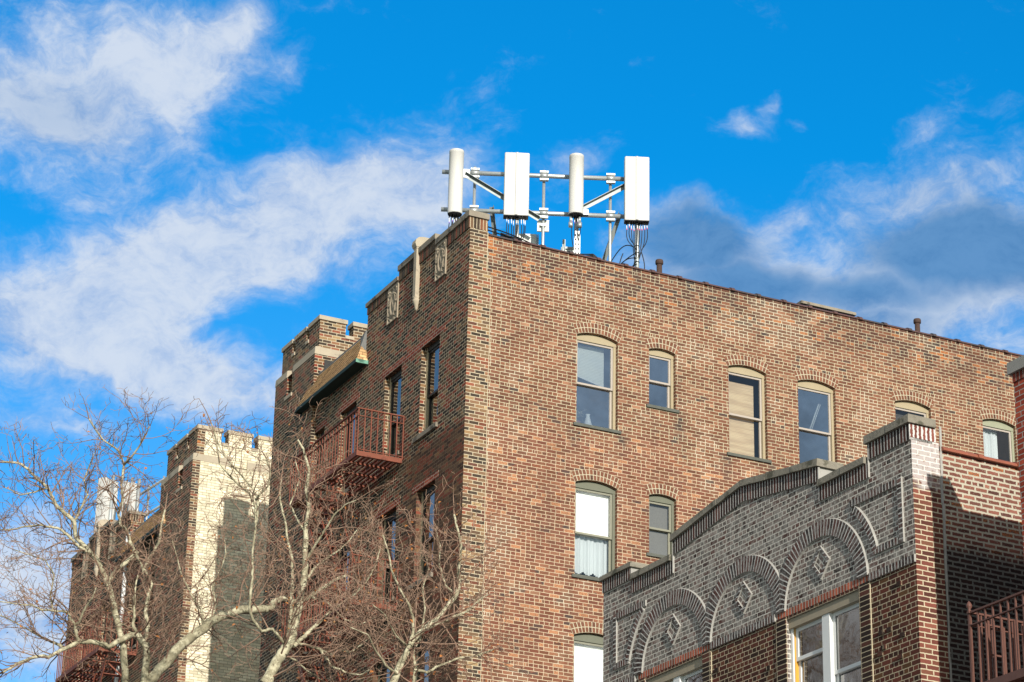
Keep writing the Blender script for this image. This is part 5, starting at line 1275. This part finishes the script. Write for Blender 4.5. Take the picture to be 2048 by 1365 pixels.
for x,y,rx,ry,a,amp,kd in CLOUDS:
    mp=wt.nodes.new('ShaderNodeMapping');mp.vector_type='TEXTURE';wt.links.new(vw.outputs[0],mp.inputs[0])
    mp.inputs[1].default_value=(x,y,0);mp.inputs[2].default_value=(0,0,R(a));mp.inputs[3].default_value=(rx,ry,1)
    # flatten z noise
    sp=wt.nodes.new('ShaderNodeSeparateXYZ');wt.links.new(mp.outputs[0],sp.inputs[0])
    d2=t.math('ADD',t.math('MULTIPLY',sp.outputs[0],sp.outputs[0]),t.math('MULTIPLY',sp.outputs[1],sp.outputs[1]))
    g=t.math('MULTIPLY',t.math('EXPONENT',t.math('MULTIPLY',d2,-1.1)),amp)
    # union of the puffs
    acc[0]=g if acc[0] is None else t.math('MAXIMUM',t.math('MULTIPLY_ADD',t.math('MINIMUM',acc[0],g),.35,t.math('MAXIMUM',acc[0],g)),0.)
    if kd:
        gk=t.math('MULTIPLY',g,float(kd));acc[1]=gk if acc[1] is None else t.math('MAXIMUM',acc[1],gk)
mp=wt.nodes.new('ShaderNodeMapping');wt.links.new(vw.outputs[0],mp.inputs[0]);mp.inputs[2].default_value=(0,0,R(-20));mp.inputs[3].default_value=(.75,1.15,1)
f1=t.noise(mp.outputs[0],.42,9.,.62);f2=t.noise(mp.outputs[0],1.15,10.,.66);f3=t.noise(mp.outputs[0],3.6,8.,.68)
# cloud cover added outside the view as neutral fill light
els=t.sstep(t.noise(DIR,3.2,6.,.6),.40,.58);dX=t.math('ABSOLUTE',t.math('SUBTRACT',X,24.))
far_=t.math('MULTIPLY',t.sstep(dX,24.,62.),t.sstep(Y,0.,6.))
outview=t.math('MULTIPLY',t.sstep(dX,22.,70.),t.sstep(Y,2.,10.))
dens=t.math('ADD',t.math('ADD',acc[0],t.math('MULTIPLY_ADD',f1,1.05,-.525)),t.math('ADD',t.math('MULTIPLY_ADD',f2,.60,-.31),t.math('MULTIPLY_ADD',f3,.28,-.15)))
dens=t.math('MAXIMUM',dens,t.math('MULTIPLY',t.math('MULTIPLY',els,outview),.95))
alpha=t.math('MULTIPLY',t.sstep(dens,.10,.92),.93)
dark=t.sstep(acc[1],.15,.75)
lum=t.sstep(t.math('ADD',t.math('ADD',t.math('MULTIPLY',f1,.55),t.math('MULTIPLY',f2,.65)),t.math('MULTIPLY_ADD',f3,.30,t.math('MULTIPLY',t.math('MINIMUM',dens,1.),.22))),.62,1.10)
SKS=.10;EXPO=.2
k=1/(SKS*2**EXPO)
def kc(c): return (c[0]*k,c[1]*k,c[2]*k,1)
# deep blue kept round the view; paler low down, and elsewhere for neutral fill
low=t.sstep(Y,27.,13.)
deep=t.mix(1.,sky.outputs[0],t.mix(low,(.02,1.22,1.86,1),(.58,1.24,1.66,1)),'MULTIPLY')
pale=t.mix(1.,sky.outputs[0],(1.15,1.08,.98,1),'MULTIPLY')
clear=t.mix(far_,deep,pale)
cw=t.mix(lum,kc((.27,.44,.76)),kc((.68,.755,.87)))
cw=t.mix(outview,cw,kc((.80,.76,.71)))
cc=t.mix(dark,cw,t.mix(lum,kc((.062,.20,.45)),kc((.13,.30,.57))))
final=t.mix(alpha,clear,cc)

bg=wt.nodes.new('ShaderNodeBackground');bg.inputs['Strength'].default_value=SKS;wt.links.new(final,bg.inputs[0])
wo=wt.nodes.new('ShaderNodeOutputWorld');wt.links.new(bg.outputs[0],wo.inputs[0])
sl=bpy.data.lights.new('sun','SUN');sl.energy=4.5;sl.angle=R(.53);sl.color=(1,.94,.84)
so=bpy.data.objects.new('sun',sl);COL.objects.link(so);so.rotation_euler=(-SUN).to_track_quat('-Z','Y').to_euler()
# ---------------------------------------------------------------- camera
cd=bpy.data.cameras.new('camera');cd.sensor_width=36;cd.lens=91.184;cd.clip_end=5000;cd.clip_start=.1
co=bpy.data.objects.new('camera',cd);COL.objects.link(co)
m3=Matrix([[0.8952282642213303,-0.18743836982758208,-0.40426873791531615],[-0.44516763040566826,-0.3358760650548013,-0.8300680994727512],[0.019802418495384614,0.9230677799813409,-0.3841272416557464]])
mm=m3.to_4x4();mm.translation=Vector((-18.688345892,-40.276438473,1.65));co.matrix_world=mm
scene.camera=co
scene.view_settings.view_transform='Standard';scene.view_settings.look='None';scene.view_settings.exposure=EXPO;scene.view_settings.gamma=1
scene.cycles.max_bounces=6;scene.cycles.transparent_max_bounces=8
